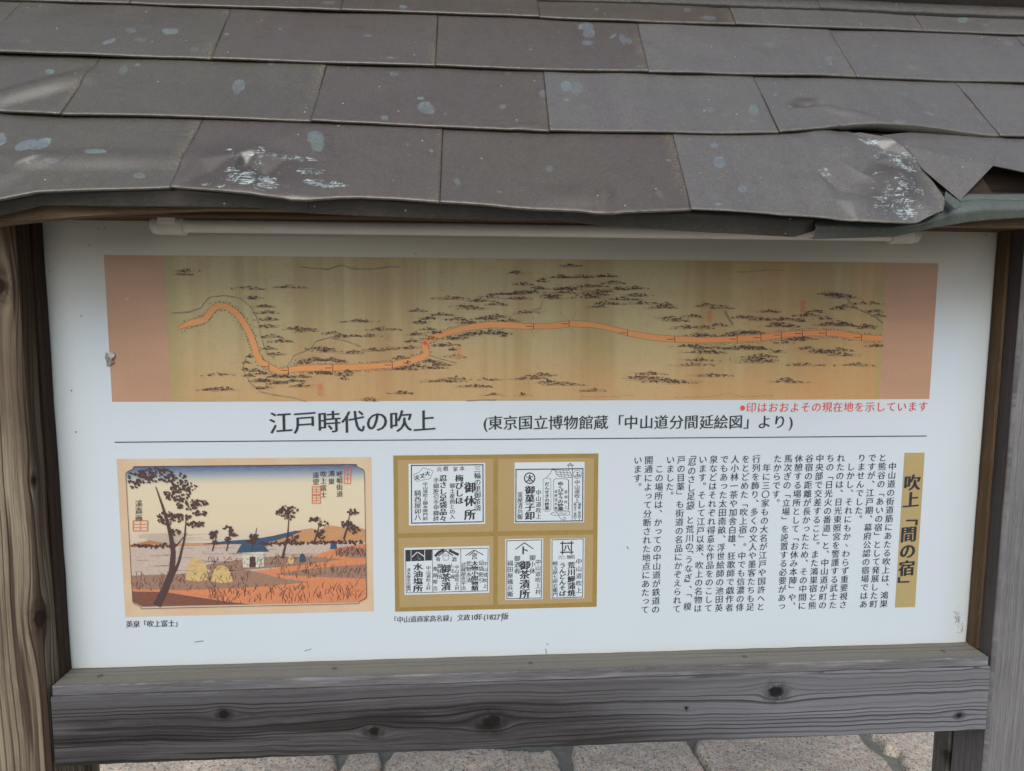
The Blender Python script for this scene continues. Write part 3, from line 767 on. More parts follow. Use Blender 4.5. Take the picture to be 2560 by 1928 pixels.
strip('drip_strip', [(2039, 552), (2115, 550), (2212, 558), (2300, 552), (2388, 518), (2450, 508), (2560, 510), (2680, 516)], [(2032, 598), (2120, 596), (2237, 592), (2336, 570), (2419, 556), (2480, 550), (2560, 545), (2680, 542)], YD - .003, M['copper_g'], 70, bulge=.004, lean=.002)
# turned-up upper lip of the greened strip
strip('drip_lip', [(2385, 500), (2430, 499), (2500, 500), (2560, 499), (2680, 503)], [(2366, 524), (2410, 514), (2450, 507.5), (2500, 508), (2560, 512.5), (2680, 518)], YD + .004, M['copper_g'], 30, bulge=.001)

# ridge flashing: lip on the slope, riser, cap
def rowsheet(name, rows, mat, parent=roof, x0=-900, x1=3300, n=60, lift=0.0):
    V = []; F_ = []
    for i in range(n):
        px = x0 + (x1 - x0) * i / (n - 1)
        py = line_at(E[4], px) if px > -800 else -75
        b = unroof(px, py, .010)
        for (ds, h) in rows: V.append(rp(b[0], b[1] + ds + .0006 * math.sin(i * 1.7), h + lift))
    m_ = len(rows)
    for i in range(n - 1):
        for j in range(m_ - 1): F_.append((i * m_ + j, i * m_ + j + 1, (i + 1) * m_ + j + 1, (i + 1) * m_ + j))
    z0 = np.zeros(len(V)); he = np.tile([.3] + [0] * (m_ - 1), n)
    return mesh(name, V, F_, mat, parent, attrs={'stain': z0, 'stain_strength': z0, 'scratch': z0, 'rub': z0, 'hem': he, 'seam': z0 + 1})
for a_, b_, lf in ((-900, 1582, 0), (1578, 2052, .0012), (2048, 3300, .0024)):
    rowsheet('ridge_flashing', [(.006, .003), (.0, .0045), (-.0005, .009), (.0005, .0105), (.022, .0135)], M['copper_r'], x0=a_, x1=b_, n=40, lift=lf)
rowsheet('ridge_riser', [(.0225, .006), (.0225, .0165), (.0195, .050)], M['copper_b'])
rowsheet('ridge_cap', [(.0205, .046), (.0175, .0525), (.0185, .0545), (.15, .0645)], M['copper_r'])
# rear slope sheet
rs = [(-1.04, -.01), (1.04, -.01), (1.04, .62), (-1.04, .62)]
rb2 = MB()
for h in (.002,):
    q = [rp(u, s, h) for (u, s) in rs]; q = [(p[0], 2 * RT[1] + .012 - p[1], p[2]) for p in q]
    rb2.quad(*q)
rb2.build('rear_sheet', M['copper'], roof)

# ================================================================ the printed panel
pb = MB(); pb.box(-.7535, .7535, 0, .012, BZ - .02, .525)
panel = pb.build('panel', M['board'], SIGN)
Y1, Y2, Y3, Y4, Y5 = -.0003, -.0006, -.0009, -.0012, -.0015

def rect_b(b, x0, x1, z0, z1, y): b.quad((x0, y, z0), (x1, y, z0), (x1, y, z1), (x0, y, z1))
def quadpx(b, pts, y):
    q = [bd(px, py) for px, py in pts]; b.add([(a, y, c) for a, c in q], [tuple(range(len(q)))])
def stroke(b, pts, w, y, closed=False, px=True):
    """flat printed line of width w (m); pts in photo pixels or board metres"""
    P = np.array([bd(*p) for p in pts] if px else pts, float)
    if closed: P = np.r_[P, P[:1]]
    n = len(P); ww = np.broadcast_to(np.array(w, float), (n,))
    d = np.gradient(P, axis=0) if not closed else np.roll(P[:-1], -1, 0)[list(range(n - 1)) + [0]] - np.roll(P[:-1], 1, 0)[list(range(n - 1)) + [0]]
    d = d / (np.linalg.norm(d, axis=1)[:, None] + 1e-12); nn = np.stack([-d[:, 1], d[:, 0]], 1)
    A = P + nn * ww[:, None] / 2; B = P - nn * ww[:, None] / 2
    y = y - random.random() * 6e-5
    vs = [(a[0], y, a[1]) for a in A] + [(c[0], y, c[1]) for c in B]
    b.add(vs, [(i, i + 1, n + i + 1, n + i) for i in range(n - 1)])
def segs(b, pts, w, y, closed=False, px=True):
    P = [bd(*p) for p in pts] if px else list(pts)
    if closed: P = P + [P[0]]
    for a, c in zip(P[:-1], P[1:]):
        a, c = np.array(a), np.array(c); d = c - a; L = np.linalg.norm(d) + 1e-9; d = d / L; nn = np.array([-d[1], d[0]]) * w / 2; e = d * w / 2
        q = [a - e + nn, c + e + nn, c + e - nn, a - e - nn]
        yj = y - random.random() * 6e-5
        b.add([(v[0], yj, v[1]) for v in q], [(0, 1, 2, 3)])

# ---------------- glyphs from Blender's own built-in font
TEXTS = []   # collected first, then one conversion per weight
def want(s, style): TEXTS.append((s, style))
class Glyphs:
    """brush-like glyphs: horizontals thinned, verticals kept, made from the built-in font"""
    def __init__(s): s.c = {}
    def raw(s, ch, off, k):
        c = bpy.data.curves.new('lettering_source', 'FONT'); c.body = ch; c.size = 1; c.resolution_u = 3
        o = bpy.data.objects.new('lettering_source', c); col.objects.link(o)
        bpy.context.view_layer.update()
        bpy.context.view_layer.objects.active = o; o.select_set(True)
        bpy.ops.object.convert(target='CURVE')
        d = o.data
        for sp in d.splines:
            n = len(sp.bezier_points)
            for bp in sp.bezier_points: bp.handle_left_type = bp.handle_right_type = 'FREE'
            for at in ('co', 'handle_left', 'handle_right'):
                a = np.zeros(n * 3, dtype=np.float32); sp.bezier_points.foreach_get(at, a); a = a.reshape(-1, 3); a[:, 1] *= k; sp.bezier_points.foreach_set(at, a.ravel())
        d.offset = off
        me = o.evaluated_get(bpy.context.evaluated_depsgraph_get()).to_mesh()
        V = np.array([v.co[:2] for v in me.vertices]); F_ = [tuple(p.vertices) for p in me.polygons]
        V[:, 1] /= k
        A = 0
        for f in F_:
            q = V[list(f)]; A += abs(np.sum(q[:, 0] * np.roll(q[:, 1], -1) - np.roll(q[:, 0], -1) * q[:, 1])) / 2
        bpy.data.objects.remove(o); bpy.data.curves.remove(d)
        return V, F_, A
    def get(s, ch):
        if ch not in s.c:
            V0, F0, A0 = s.raw(ch, 0, 1)
            out = (V0, F0)
            for off in (-.0032, -.002):
                V1, F1, A1 = s.raw(ch, off, .4)
                if A0 * (.93 + off * 105) < A1 < A0 * .985: out = (V1, F1); break
            cx_ = (out[0][:, 0].min() + out[0][:, 0].max()) / 2 if ch in '0123456789()' else .5
            s.c[ch] = (out[0] - np.array([cx_, .38]), out[1])
        return s.c[ch]
GLY = Glyphs()
GT, GBK, GB = [(0, 0)], [(-.012, .002), (0, -.002), (.012, .002)], [(-.024, -.006), (-.008, .006), (.008, -.006), (.024, .006)]
GBB = [(-.042, -.012), (-.022, .012), (-.006, -.012), (.006, .012), (.022, -.012), (.042, .012)]
GM = [(-.018, -.005), (-.006, .005), (.006, -.005), (.018, .005)]
ROTV = set('「」（）ー〜()『』')
def put(b, G, ch, cx, cz, size, y, vertical=False, lean=.07, sx=1.0, sy=1.0):
    if ch in ' 　': return
    P, fs = GLY.get(ch); P = P.copy()
    if vertical:
        if ch in ROTV: P = np.stack([P[:, 1], -P[:, 0]], 1)
        elif ch in '、。': P = P + np.array([.60, .58])
        elif ch == 'ヽ': P = P * .7
        elif ch in 'っゃゅょ': P = P + np.array([.08, .08])
    if ch not in ROTV and ch not in '、。': P[:, 1] += lean * P[:, 0]
    P = P * size; P[:, 0] *= sx; P[:, 1] *= sy
    for k_, (bx_, by_) in enumerate(G): b.add([(cx + p[0] + bx_ * size, y - k_ * 2e-5, cz + p[1] + by_ * size) for p in P], fs)
def run(b, G, s, a, z, size, y=Y3, vertical=False, lean=.07, sx=1.0):
    """string s with first glyph centre at photo point a and last at z; size in metres"""
    A, Z = np.array(bd(*a)), np.array(bd(*z)); n = len(s); sy = 1.0
    if n > 1 and s[0] not in '01':
        pit = np.linalg.norm(Z - A) / (n - 1) * 1.03
        if pit < size:
            if vertical: sy = pit / size
            else: sx = pit / size
    for i, ch in enumerate(s):
        p = A + (Z - A) * (i / (n - 1) if n > 1 else 0)
        put(b, G, ch, p[0], p[1], size, y, vertical, lean, sx, sy)

BODY = ['　中山道の街道筋にあたる吹上は、鴻巣', 'と熊谷の「あいの宿」として発展した町', 'ですが、江戸期、幕府公認の宿場ではあ', 'りませんでした。', '　しかし、それにもかヽわらず重要視さ', 'れたのは、日光東照宮を警護する武士た', 'ちの「日光火の番道」と、中山道が町の', '中央部で交差すること。また鴻巣宿と熊', '谷宿の距離が長かったため、その中間に', '休憩する場所として「お休み本陣」や、', '馬次ぎの「立場」を設置する必要があっ', 'たからです。', '　年に三〇家もの大名が江戸や国許へと', '行列を飾り、多くの文人や墨客たちも足', 'をとどめた「吹上宿」。中でも信濃の俳', '人小林一茶や加舎白雄、狂歌師で戯作者', 'でもあった太田南畝、浮世絵師の池田英', '泉などはそれぞれ得意な作品をのこして', 'います。そして江戸以来、吹上の名物は', '「忍のさし足袋」と荒川の「うなぎ」、「榎', '戸の目薬」も街道の名品にかぞえられて', 'いました。', '　この場所は、かっての中山道が鉄道の', '開通によって分断された地点にあたって', 'います。']
TITLE = '江戸時代の吹上'
MISC = TITLE + '(東京国立博物館蔵「中山道分間延絵図」より)●印はおおよその現在地を示しています英泉「吹上富士」「中山道商家高名録」文政10年(1827)版榎戸吹上前砂中井村岐岨街道鴻巣富士遠望溪斎画'
CARDS = '三輪の里御茶漬御休所家本梅びしほ御土産曲との入元根忍さし足袋品々手細股引手甲脚絆大丈夫中山道吹上御本陣門前騎西屋卯八ふ中山道吹上鴻巣二里四丁熊谷江二里四丁太御菓子卸釜屋清兵衛家傳だんせきの妙薬ぬくびやうの妙薬恩領吹上水油塩所村清水屋忠右衛門酒肴しる椀亀屋榮吉喜太物小間物類足袋股引荒物水油武蔵屋喜平治ト小福田屋儀八六二名荒川鰻蒲焼うんどんそば崎玉屋七郎右衛門'
# body text: one mesh per column
X1 = np.array(bd(2206, 1144)); X1b = np.array(bd(2184.6, 1509.3)); X25 = np.array(bd(1594.5, 1149.5)); X25b = np.array(bd(1578, 1527))
xs0, xs1 = X1[0], X25[0]
PITCH = (X1[1] - X1b[1]) / 17
stepx = (xs0 - xs1) / 23
for i, s in enumerate(BODY):
    cx = xs0 + stepx - i * stepx
    b = MB()
    pos = list(range(len(s)))
    if i == 19: pos = [-.55, .25, 1.25, 2.2, 3.15, 4.1, 5.1, 5.75, 6.8, 7.85, 8.85, 9.8, 10.2, 11.3, 12.35, 13.4, 14.05, 14.75, 15.2, 16.25 + .5]
    for j, ch in zip(pos, s):
        put(b, GBK, ch, cx, X1[1] - j * PITCH, PITCH * .97, Y3, True)
    if b.f: b.build('text_column', M['ink'], panel)
# headings
b = MB()
a, z = bd(702, 1056), bd(1061, 1051.6)
for i, ch in enumerate(TITLE):
    t = i / 6; put(b, GM, ch, a[0] + (z[0] - a[0]) * t, a[1] + (z[1] - a[1]) * t, .0375, Y3)
b.build('title_lettering', M['ink'], panel)
b = MB(); k = 2560 / 2212
seq = [('(', 1049), ('東', 1070), ('京', 1102.5), ('国', 1135), ('立', 1168), ('博', 1200), ('物', 1233), ('館', 1266), ('蔵', 1298), ('「', 1332), ('中', 1363), ('山', 1396), ('道', 1428), ('分', 1461), ('間', 1493), ('延', 1526), ('絵', 1557), ('図', 1589), ('」', 1621), ('よ', 1651), ('り', 1684), (')', 1708)]
for ch, x in seq:
    q = bd(x * k, 1056.5 - (x - 1070) * .004)
    put(b, GM, ch, q[0], q[1], .0245, Y3)
b.build('subtitle_lettering', M['ink'], panel)
b = MB()
run(b, GBK, '印はおおよその現在地を示しています', (1878, 1018.5), (2307, 1016), .0178)
q = bd(1856, 1020); b.add([(q[0] + .0042 * math.cos(t_ * .524), Y3, q[1] + .0042 * math.sin(t_ * .524)) for t_ in range(12)], [tuple(range(12))])
b.build('red_note_lettering', M['red'], panel)
b = MB(); run(b, GBK, '英泉「吹上富士」', (324, 1560), (446, 1557.5), .0122); b.build('print_caption', M['ink'], panel)
b = MB(); run(b, GBK, '「中山道商家高名録」', (984, 1549), (1131, 1544.5), .0118); run(b, GBK, '文政', (1151, 1543.5), (1167, 1543), .0118)
run(b, GBK, '10', (1181, 1542.5), (1189.5, 1542), .0128); run(b, GBK, '年', (1198, 1542), (1198, 1542), .0124)
for ch, x in zip('(1827)', (1212, 1219, 1228, 1237, 1246, 1254)): 
    q = bd(x, 1541.5); put(b, GBK, ch, q[0], q[1], .0128, Y3)
run(b, GBK, '版', (1262.5, 1540), (1262.5, 1540), .0124)
b.build('card_caption', M['ink'], panel)
# rule
b = MB(); segs(b, [(288, 1105.4), (2315, 1089.8)], .0013, Y3); b.build('rule_line', M['ink'], panel)
# tan strip with bold vertical title
b = MB(); quadpx(b, [(2261, 1132.3), (2311.6, 1132), (2287.3, 1517.4), (2237, 1519)], Y1); strip_o = b.build('title_strip', M['strip'], panel)
b = MB()
for ch, (x, y) in zip('吹上「間の宿」', [(2280, 1206), (2277, 1249), (2273.5, 1293), (2271, 1335), (2268.5, 1377), (2266, 1420), (2263.5, 1462)]):
    q = bd(x, y); put(b, GBB, ch, q[0], q[1], .0295, Y3, True)
b.build('strip_lettering', M['ink'], panel)

# ---------------- the long scroll map
b = MB(); quadpx(b, [(259.8, 637.5), (2346, 658.6), (2323, 997.6), (280.5, 1004.7)], Y1); b.build('map_mount', M['mount'], panel)
b = MB(); quadpx(b, [(412, 638.9), (2215, 657), (2199, 998), (427, 1004)], Y2); b.build('map_ground', M['scroll'], panel)
c3 = lambda x, y: (200 + x * .4882, 600 + y * .4882)
c4 = lambda x, y: (1280 + x * .5063, 600 + y * .5063)
RD = [c3(*p) for p in [(500, 455), (560, 428), (640, 410), (668, 372), (690, 345), (720, 335), (760, 345), (800, 372), (845, 430), (880, 500), (903, 580), (925, 625), (970, 650), (1020, 675), (1080, 665), (1150, 657), (1300, 655), (1450, 650), (1600, 640), (1690, 620), (1755, 600), (1778, 582), (1770, 560), (1762, 535), (1780, 512), (1820, 495), (1900, 470), (2000, 447), (2100, 434), (2212, 436)]] + \
     [c4(*p) for p in [(60, 427), (200, 425), (290, 413), (400, 420), (480, 435), (580, 462), (700, 482), (800, 490), (950, 495), (1100, 490), (1220, 483), (1340, 468), (1450, 460), (1600, 460), (1700, 480), (1825, 487)]]
RDa = arc(RD, 260)
wid = .0088 + .0006 * np.sin(np.arange(260) * .21); wid[:6] *= np.linspace(.3, 1, 6)
wid[158:170] *= .82
b = MB(); stroke(b, [tuple(p) for p in RDa], wid + .0016, Y3); b.build('map_road_edge', M['soft_wash'], panel)
b = MB(); stroke(b, [tuple(p) for p in RDa], wid, Y4); b.build('map_road', M['road'], panel)
b = MB()
for c, pts, w_ in [(c3, [(470, 375), (560, 370), (620, 350), (660, 295), (740, 285), (820, 300), (880, 350), (915, 420), (930, 500), (950, 570), (1000, 610)], .003),
                (c3, [(850, 600), (835, 660), (870, 730), (930, 780), (1000, 795), (1100, 810), (1160, 828)], .0018), (c3, [(1060, 650), (1100, 590), (1180, 560), (1210, 520), (1280, 500), (1370, 520), (1440, 548)], .0022), (c3, [(1560, 480), (1590, 500), (1560, 510), (1600, 520)], .0012),
                (c3, [(1790, 590), (1850, 610), (1930, 630)], .0014), (c4, [(1650, 290), (1700, 340), (1790, 380), (1830, 410)], .004), (c4, [(290, 440), (330, 465)], .001), (c4, [(270, 395), (235, 355)], .001), (c4, [(295, 395), (320, 350)], .001), (c4, [(110, 400), (100, 370)], .001), (c4, [(95, 440), (110, 485)], .001), (c4, [(150, 300), (140, 340), (90, 350)], .0014),
                (c3, [(1120, 138), (1200, 145), (1270, 150), (1340, 128), (1400, 148), (1500, 150), (1590, 136), (1640, 138)], .0016), (c4, [(980, 155), (1050, 155)], .001), (c4, [(1110, 158), (1170, 158), (1270, 146), (1340, 152)], .0014), (c4, [(340, 785), (345, 772), (400, 775), (480, 772), (600, 768)], .0012), (c4, [(800, 778), (950, 775), (1020, 768), (1070, 755), (1130, 772), (1290, 768)], .0012),
                (c3, [(2050, 798), (2110, 790), (2190, 795)], .001), (c3, [(1980, 824), (2060, 820), (2130, 822)], .0014), (c4, [(330, 742), (400, 744), (470, 748)], .001)]:
    pp0 = arc([c(*p) for p in pts], 40)
    for k_ in range(1 if w_ < .0013 else 3):
        pp = pp0.copy(); pp[:, 1] += np.cumsum(rng.normal(0, .35, 40)) * .35 + (k_ - 1) * w_ * 520 * .8
        stroke(b, [tuple(p) for p in pp], np.abs(rng.normal(.00045, .00025, 40)), Y3)
b.build('map_rivers', M['grey_wash'], panel)
b = MB()
for c, x in [(c3, 970), (c3, 1070), (c3, 1290), (c3, 1600), (c4, 100), (c4, 285), (c4, 575), (c4, 797), (c4, 1104), (c4, 1221), (c4, 1330), (c4, 1425), (c4, 1544), (c4, 1728)]:
    px = c(x, 0)[0]; i = int(np.argmin(np.abs(RDa[:, 0] - px) + (RDa[:, 1] < 700) * 0)); q = RDa[i]
    stroke(b, [(q[0], q[1] - 8), (q[0] + .5, q[1] + 8)], .0010, Y5)
    segs(b, [(q[0] - 18, q[1]), (q[0] - 3, q[1])], .0009, Y5)
pp = [c4(1045, 352), c4(1085, 420)]; segs(b, pp, .0008, Y3); segs(b, [c4(1052, 350), c4(1092, 418)], .0008, Y3)
b.build('map_road_marks', M['brown_ink'], panel)
CL = [(464, 676, 36, .4), (460, 684, 30, .4), (620, 720, 46, .6), (727, 716, 52, .6), (635, 744, 30, .9), (662, 765, 34, .9), (672, 780, 36, .7), (670, 797, 34, .8), (668, 815, 34, .8), (680, 840, 34, .8), (705, 852, 34, .9), (672, 870, 26, .8), (690, 884, 32, .7), (747, 820, 46, .9), (760, 826, 40, .6), (903, 802, 50, .9), (957, 822, 46, .8), (874, 838, 40, .7), (925, 838, 30, .6), (832, 832, 28, .8), (850, 840, 30, .7), (805, 870, 40, 1), (820, 876, 40, .8), (786, 898, 46, 1.2), (760, 905, 30, .9), (830, 898, 26, 1.1), (852, 901, 24, 1), (883, 880, 34, .8), (932, 874, 34, .8), (980, 870, 34, .7), (1003, 893, 26, 1.1), (1015, 905, 20, .8),
      (1040, 834, 26, 1.2), (1030, 852, 24, 1.1), (1025, 868, 22, 1), (1054, 805, 28, 1.2), (1072, 795, 26, 1.1), (1103, 785, 34, 1.1), (1070, 822, 24, .9), (1045, 776, 30, .8), (1127, 744, 46, .8), (1160, 764, 36, .8), (1196, 751, 40, 1), (1180, 770, 40, .8), (1245, 734, 36, 1), (1225, 742, 30, .8), (1245, 760, 32, .8), (1147, 797, 34, 1.1), (1170, 805, 34, 1), (1215, 795, 40, 1.2), (1240, 790, 36, 1.1), (1080, 845, 26, 1.3), (1090, 830, 28, 1.1), (1268, 800, 30, .9),
      (622, 890, 12, 1), (617, 905, 12, 1), (612, 922, 12, 1), (625, 938, 18, 1), (640, 925, 20, 1), (654, 932, 26, 1.1), (650, 950, 26, 1.1), (669, 951, 30, 1.2), (660, 968, 26, 1), (690, 940, 32, 1.2), (700, 956, 32, 1), (717, 940, 26, 1), (737, 951, 30, 1), (761, 963, 40, .9), (750, 940, 30, .9), (800, 930, 30, .9), (815, 933, 26, .9), (859, 935, 26, .9), (860, 945, 14, 1), (870, 928, 24, .7), (1010, 921, 40, 1), (1045, 914, 34, 1), (1075, 903, 36, 1.1), (1103, 910, 36, 1), (1085, 918, 34, .8), (1127, 860, 26, .6), (1100, 862, 26, .9), (1127, 845, 32, 1), (1150, 842, 30, .9), (1176, 836, 36, 1.1), (1200, 832, 34, 1), (1225, 830, 36, 1.2), (1250, 832, 30, 1.1), (1262, 838, 16, 1), (1130, 872, 12, .8),
      (1113, 951, 60, .9), (1140, 945, 40, .6), (1196, 964, 50, .9), (1220, 947, 34, .6), (1005, 981, 46, .8), (537, 973, 52, .8), (556, 970, 40, .6), (545, 936, 40, .5), (1230, 985, 30, .4), (925, 998, 30, .7), (1140, 890, 30, .4),
      (1290, 681, 26, 1.1), (1310, 709, 28, 1.1), (1290, 732, 36, 1.1), (1296, 745, 40, .9), (1325, 729, 44, 1.3), (1345, 720, 30, 1.1), (1381, 738, 34, 1.2), (1385, 744, 36, .9), (1424, 663, 34, .9), (1401, 691, 34, .9), (1452, 691, 44, .9), (1518, 689, 46, .9), (1356, 701, 24, 1), (1401, 721, 30, .9), (1427, 721, 40, 1.2), (1420, 730, 40, .8), (1477, 714, 44, 1), (1533, 706, 38, 1), (1486, 735, 44, 1.3), (1500, 728, 40, 1), (1470, 742, 40, .9), (1548, 721, 30, 1), (1584, 719, 36, 1.1), (1513, 757, 46, 1.1), (1498, 765, 30, .8), (1558, 747, 46, 1.2), (1594, 737, 40, 1), (1609, 757, 46, .7), (1655, 767, 48, .8), (1665, 760, 30, .8), (1315, 780, 38, .8), (1771, 762, 42, .9), (1800, 769, 40, .5), (1675, 795, 44, .9), (1690, 800, 34, .7), (1731, 790, 36, .9), (1715, 818, 44, .9), (1756, 818, 40, .8), (1795, 812, 34, .7), (1766, 838, 40, 1), (1740, 836, 30, .8), (1862, 792, 44, .9), (1903, 797, 40, .9), (1923, 777, 36, 1), (1850, 830, 44, 1.3), (1882, 830, 36, 1.3), (1830, 836, 30, 1), (1938, 813, 30, 1.1), (1958, 797, 40, 1.2), (1945, 806, 30, .9), (1979, 815, 36, 1.1), (2000, 800, 30, 1), (2019, 787, 40, 1.2), (2040, 778, 30, 1), (2060, 795, 30, .8), (2070, 810, 42, 1.1), (2090, 806, 40, 1), (2110, 812, 36, 1.1), (2070, 734, 50, .9), (2090, 738, 40, .9), (2115, 742, 44, .7), (2110, 767, 34, .9), (2095, 770, 30, .8), (2166, 757, 46, .9), (2186, 777, 26, 1), (2196, 788, 18, .9), (2160, 815, 42, .9), (2174, 818, 30, .8),
      (1715, 863, 36, .9), (1740, 868, 36, .9), (1756, 878, 52, 1.2), (1786, 868, 40, .9), (1780, 880, 40, .8), (1837, 870, 46, 1.2), (1870, 866, 44, 1.2), (1892, 870, 40, 1), (1751, 899, 50, .8), (1735, 911, 60, .6), (1885, 897, 60, 1.1), (1903, 889, 50, 1), (1900, 903, 60, .8), (1943, 878, 26, .9), (1958, 855, 26, .9), (1985, 848, 36, 1), (2010, 846, 40, 1), (2045, 876, 30, 1), (2060, 880, 44, 1.1), (2095, 874, 44, 1), (2105, 886, 44, .9), (2009, 910, 50, .9), (2141, 911, 56, .7), (2188, 863, 30, 1), (2015, 870, 34, .6), (1905, 870, 14, 1),
      (1356, 936, 44, .9), (1325, 944, 50, .9), (1371, 954, 50, .9), (1417, 959, 60, .7), (1594, 942, 46, 1), (1624, 933, 44, 1), (1640, 946, 56, .8), (1660, 952, 70, .9), (1700, 955, 56, .7), (1786, 937, 56, .8), (1969, 953, 56, .8), (1960, 945, 24, .7), (1482, 975, 40, .5), (1305, 986, 26, .5)]
b = MB(); b2 = MB()
def blob(bb, px, py, w_, h_, y, n=6):
    q = bd(px, py); kx = .00064
    y = y - random.random() * 1.2e-4
    pts = [(q[0] + kx * w_ * math.cos(6.283 * i / n) * random.uniform(.55, 1.2), y, q[1] + kx * h_ * math.sin(6.283 * i / n) * random.uniform(.5, 1.25)) for i in range(n)]
    bb.add(pts, [tuple(range(n))])
b4 = MB()
for (x, y, r, dens) in CL:
    for _ in range(int(4 + dens * 4)):
        yy = y + random.uniform(-1.5, 5.5); xx = x + random.uniform(-.7, .7) * r; l = random.uniform(.25, .9) * r
        q0, q1 = bd(xx - l, yy), bd(xx + l, yy + random.uniform(-.6, .6)); t = random.uniform(.0002, .00045)
        ym = Y2 - .0001 - random.random() * 1.5e-4
        b2.add([(q0[0], ym, q0[1]), ((q0[0] + q1[0]) / 2, ym, q0[1] - t), (q1[0], ym, q1[1]), ((q0[0] + q1[0]) / 2, ym, q0[1] + t)], [(0, 1, 2, 3)])
    if random.random() < .45: blob(b4, x + random.uniform(-.3, .3) * r, y + 2, r * .55, random.uniform(2, 4.5), Y2 - .00006, 12)
    nt_ = int(r * dens * .66) + 3
    for _ in range(nt_):
        e_ = random.gauss(0, .42); xx = x + max(-1, min(1, e_)) * r; yy = y + 3 - random.random() * 9.5 * max(.2, 1 - abs(e_))
        w_ = random.uniform(1.8, 3.4)
        # a small spreading tree: two or three drooping dabs over a stem
        for sg in (-1, 0, 1):
            if random.random() < .8: blob(b, xx + sg * w_ * .75, yy + abs(sg) * .9 + random.uniform(-.3, .3), w_ * .52, .85, Y5, 5)
        if random.random() < .7: segs(b, [(xx, yy), (xx + random.uniform(-.5, .5), yy + random.uniform(2, 3.6))], .00032, Y5)
        if random.random() < .35: blob(b, xx + random.uniform(-3, 3), yy + random.uniform(1, 4), .7, .5, Y5, 4)
for i in range(0, 260):
    if (RDa[i][0] < 1260 or RDa[i][0] > 1700) and not (1000 < RDa[i][0] < 1030):
        for sgn in (-1, 1):
            if random.random() < .8:
                tg_ = RDa[min(i + 1, 259)] - RDa[max(i - 1, 0)]; tg_ = tg_ / (np.linalg.norm(tg_) + 1e-9); o_ = sgn * random.uniform(9.5, 12.5)
                blob(b, RDa[i][0] - tg_[1] * o_ + random.uniform(-2, 2), RDa[i][1] + tg_[0] * o_, 2.0, 1.3, Y5, 5)
b2.build('map_mist_strokes', M['mist'], panel); tag(b4.build('map_rust_patches', M['rust_wash'], panel), kind='stuff')
b.build('map_trees', M['brown_ink'], panel)
b = MB(); q = bd(1063, 857.5); b.add([(q[0] + .0033 * math.cos(t_ * .524), Y5 - .0002, q[1] + .0033 * math.sin(t_ * .524)) for t_ in range(12)], [tuple(range(12))]); b.build('map_red_dot', M['red'], panel)
b = MB(); bt = MB()
for (s, x, y) in [('榎戸村', 801, 975), ('吹上村', 1146, 883), ('前砂村', 1773.6, 792), ('中井村', 2006.6, 766)]:
    q = bd(x, y); segs(b, [(q[0] + .0042 * math.copysign(abs(math.cos(t_ * .393)) ** .5, math.cos(t_ * .393)), q[1] + .0098 * math.copysign(abs(math.sin(t_ * .393)) ** .6, math.sin(t_ * .393))) for t_ in range(16)], .0006, Y3, True, False)
    for i, ch in enumerate(s): put(bt, GT, ch, q[0], q[1] + .0058 * (1 - i), .0062, Y4)
b.build('map_village_tags', M['seal'], panel); bt.build('map_village_names', M['seal'], panel)

# ---------------- stand-in landscape print (generic, same size and colours)
b = MB(); quadpx(b, [(291.7, 1147.7), (928.4, 1143), (934.5, 1528), (313.4, 1542.5)], Y1); b.build('print_paper', M['paper'], panel)
PX0, PZ1 = bd(313, 1164); PX1, PZ0 = bd(912, 1505)
PX1 = bd(911, 1165)[0]; PX0 = bd(322, 1300)[0]; PZ1 = bd(600, 1163)[1]; PZ0 = bd(600, 1515)[1]
PWd, PHt = PX1 - PX0, PZ1 - PZ0
def pp_(u, v): return (PX0 + u * PWd, PZ1 - v * PHt)   # u right, v down, 0..1
def notch():
    r = .035; ry = r * PWd / PHt; o = []
    for (cx, cy, a0) in ((1, 0, 180), (1, 1, 270), (0, 1, 0), (0, 0, 90)):
        sx_, sy_ = (1 if cx == 0 else -1), (1 if cy == 0 else -1)
        # stepped-in rounded corner
        pts = [(cx + sx_ * r, cy), (cx + sx_ * r * .82, cy + sy_ * ry * .35), (cx + sx_ * r * .45, cy + sy_ * ry * .5), (cx + sx_ * r * .12, cy + sy_ * ry * .7), (cx, cy + sy_ * ry)]
        if (cx, cy) in ((1, 1), (0, 0)): pts = pts[::-1]
        o += pts
    return o
NO = notch()
def pn():
    n = NT('landscape_ground'); o, x, y, z = n.coord()
    v = n.div(n.sub(PZ1, z), PHt)
    c = n.ramp(v, [(0, (.055, .085, .17)), (.035, (.13, .19, .30)), (.09, (.40, .43, .40)), (.13, (.60, .54, .40)), (.40, (.61, .53, .38)), (.50, (.56, .48, .39)), (1, (.56, .45, .36))])
    return n.fin(n.mix(n.step(n.noise(n.vec(n.mul(x, 60), 0, n.mul(z, 900)), 1, 3), .45, .75, 0, .22), c, (.62, .48, .32)), .42, .35)
M['land'] = pn()
b = MB(); b.add([(pp_(u, v)[0], Y2, pp_(u, v)[1]) for u, v in NO], [tuple(range(len(NO)))]); b.build('print_sky', M['land'], panel)
M['hill'] = ink('hill_print', (.44, .235, .12)); M['path'] = ink('path_print', (.52, .205, .10)); M['earth'] = ink('earth_print', (.17, .075, .055)); M['field'] = ink('field_print', (.27, .165, .12)); M['blue'] = ink('blue_print', (.045, .080, .14)); M['leafp'] = ink('tree_print', (.075, .045, .045)); M['hay'] = ink('straw_print', (.50, .36, .17)); M['plainw'] = ink('hut_wall_print', (.52, .50, .42)); M['plainp'] = ink('plain_print', (.44, .36, .31))
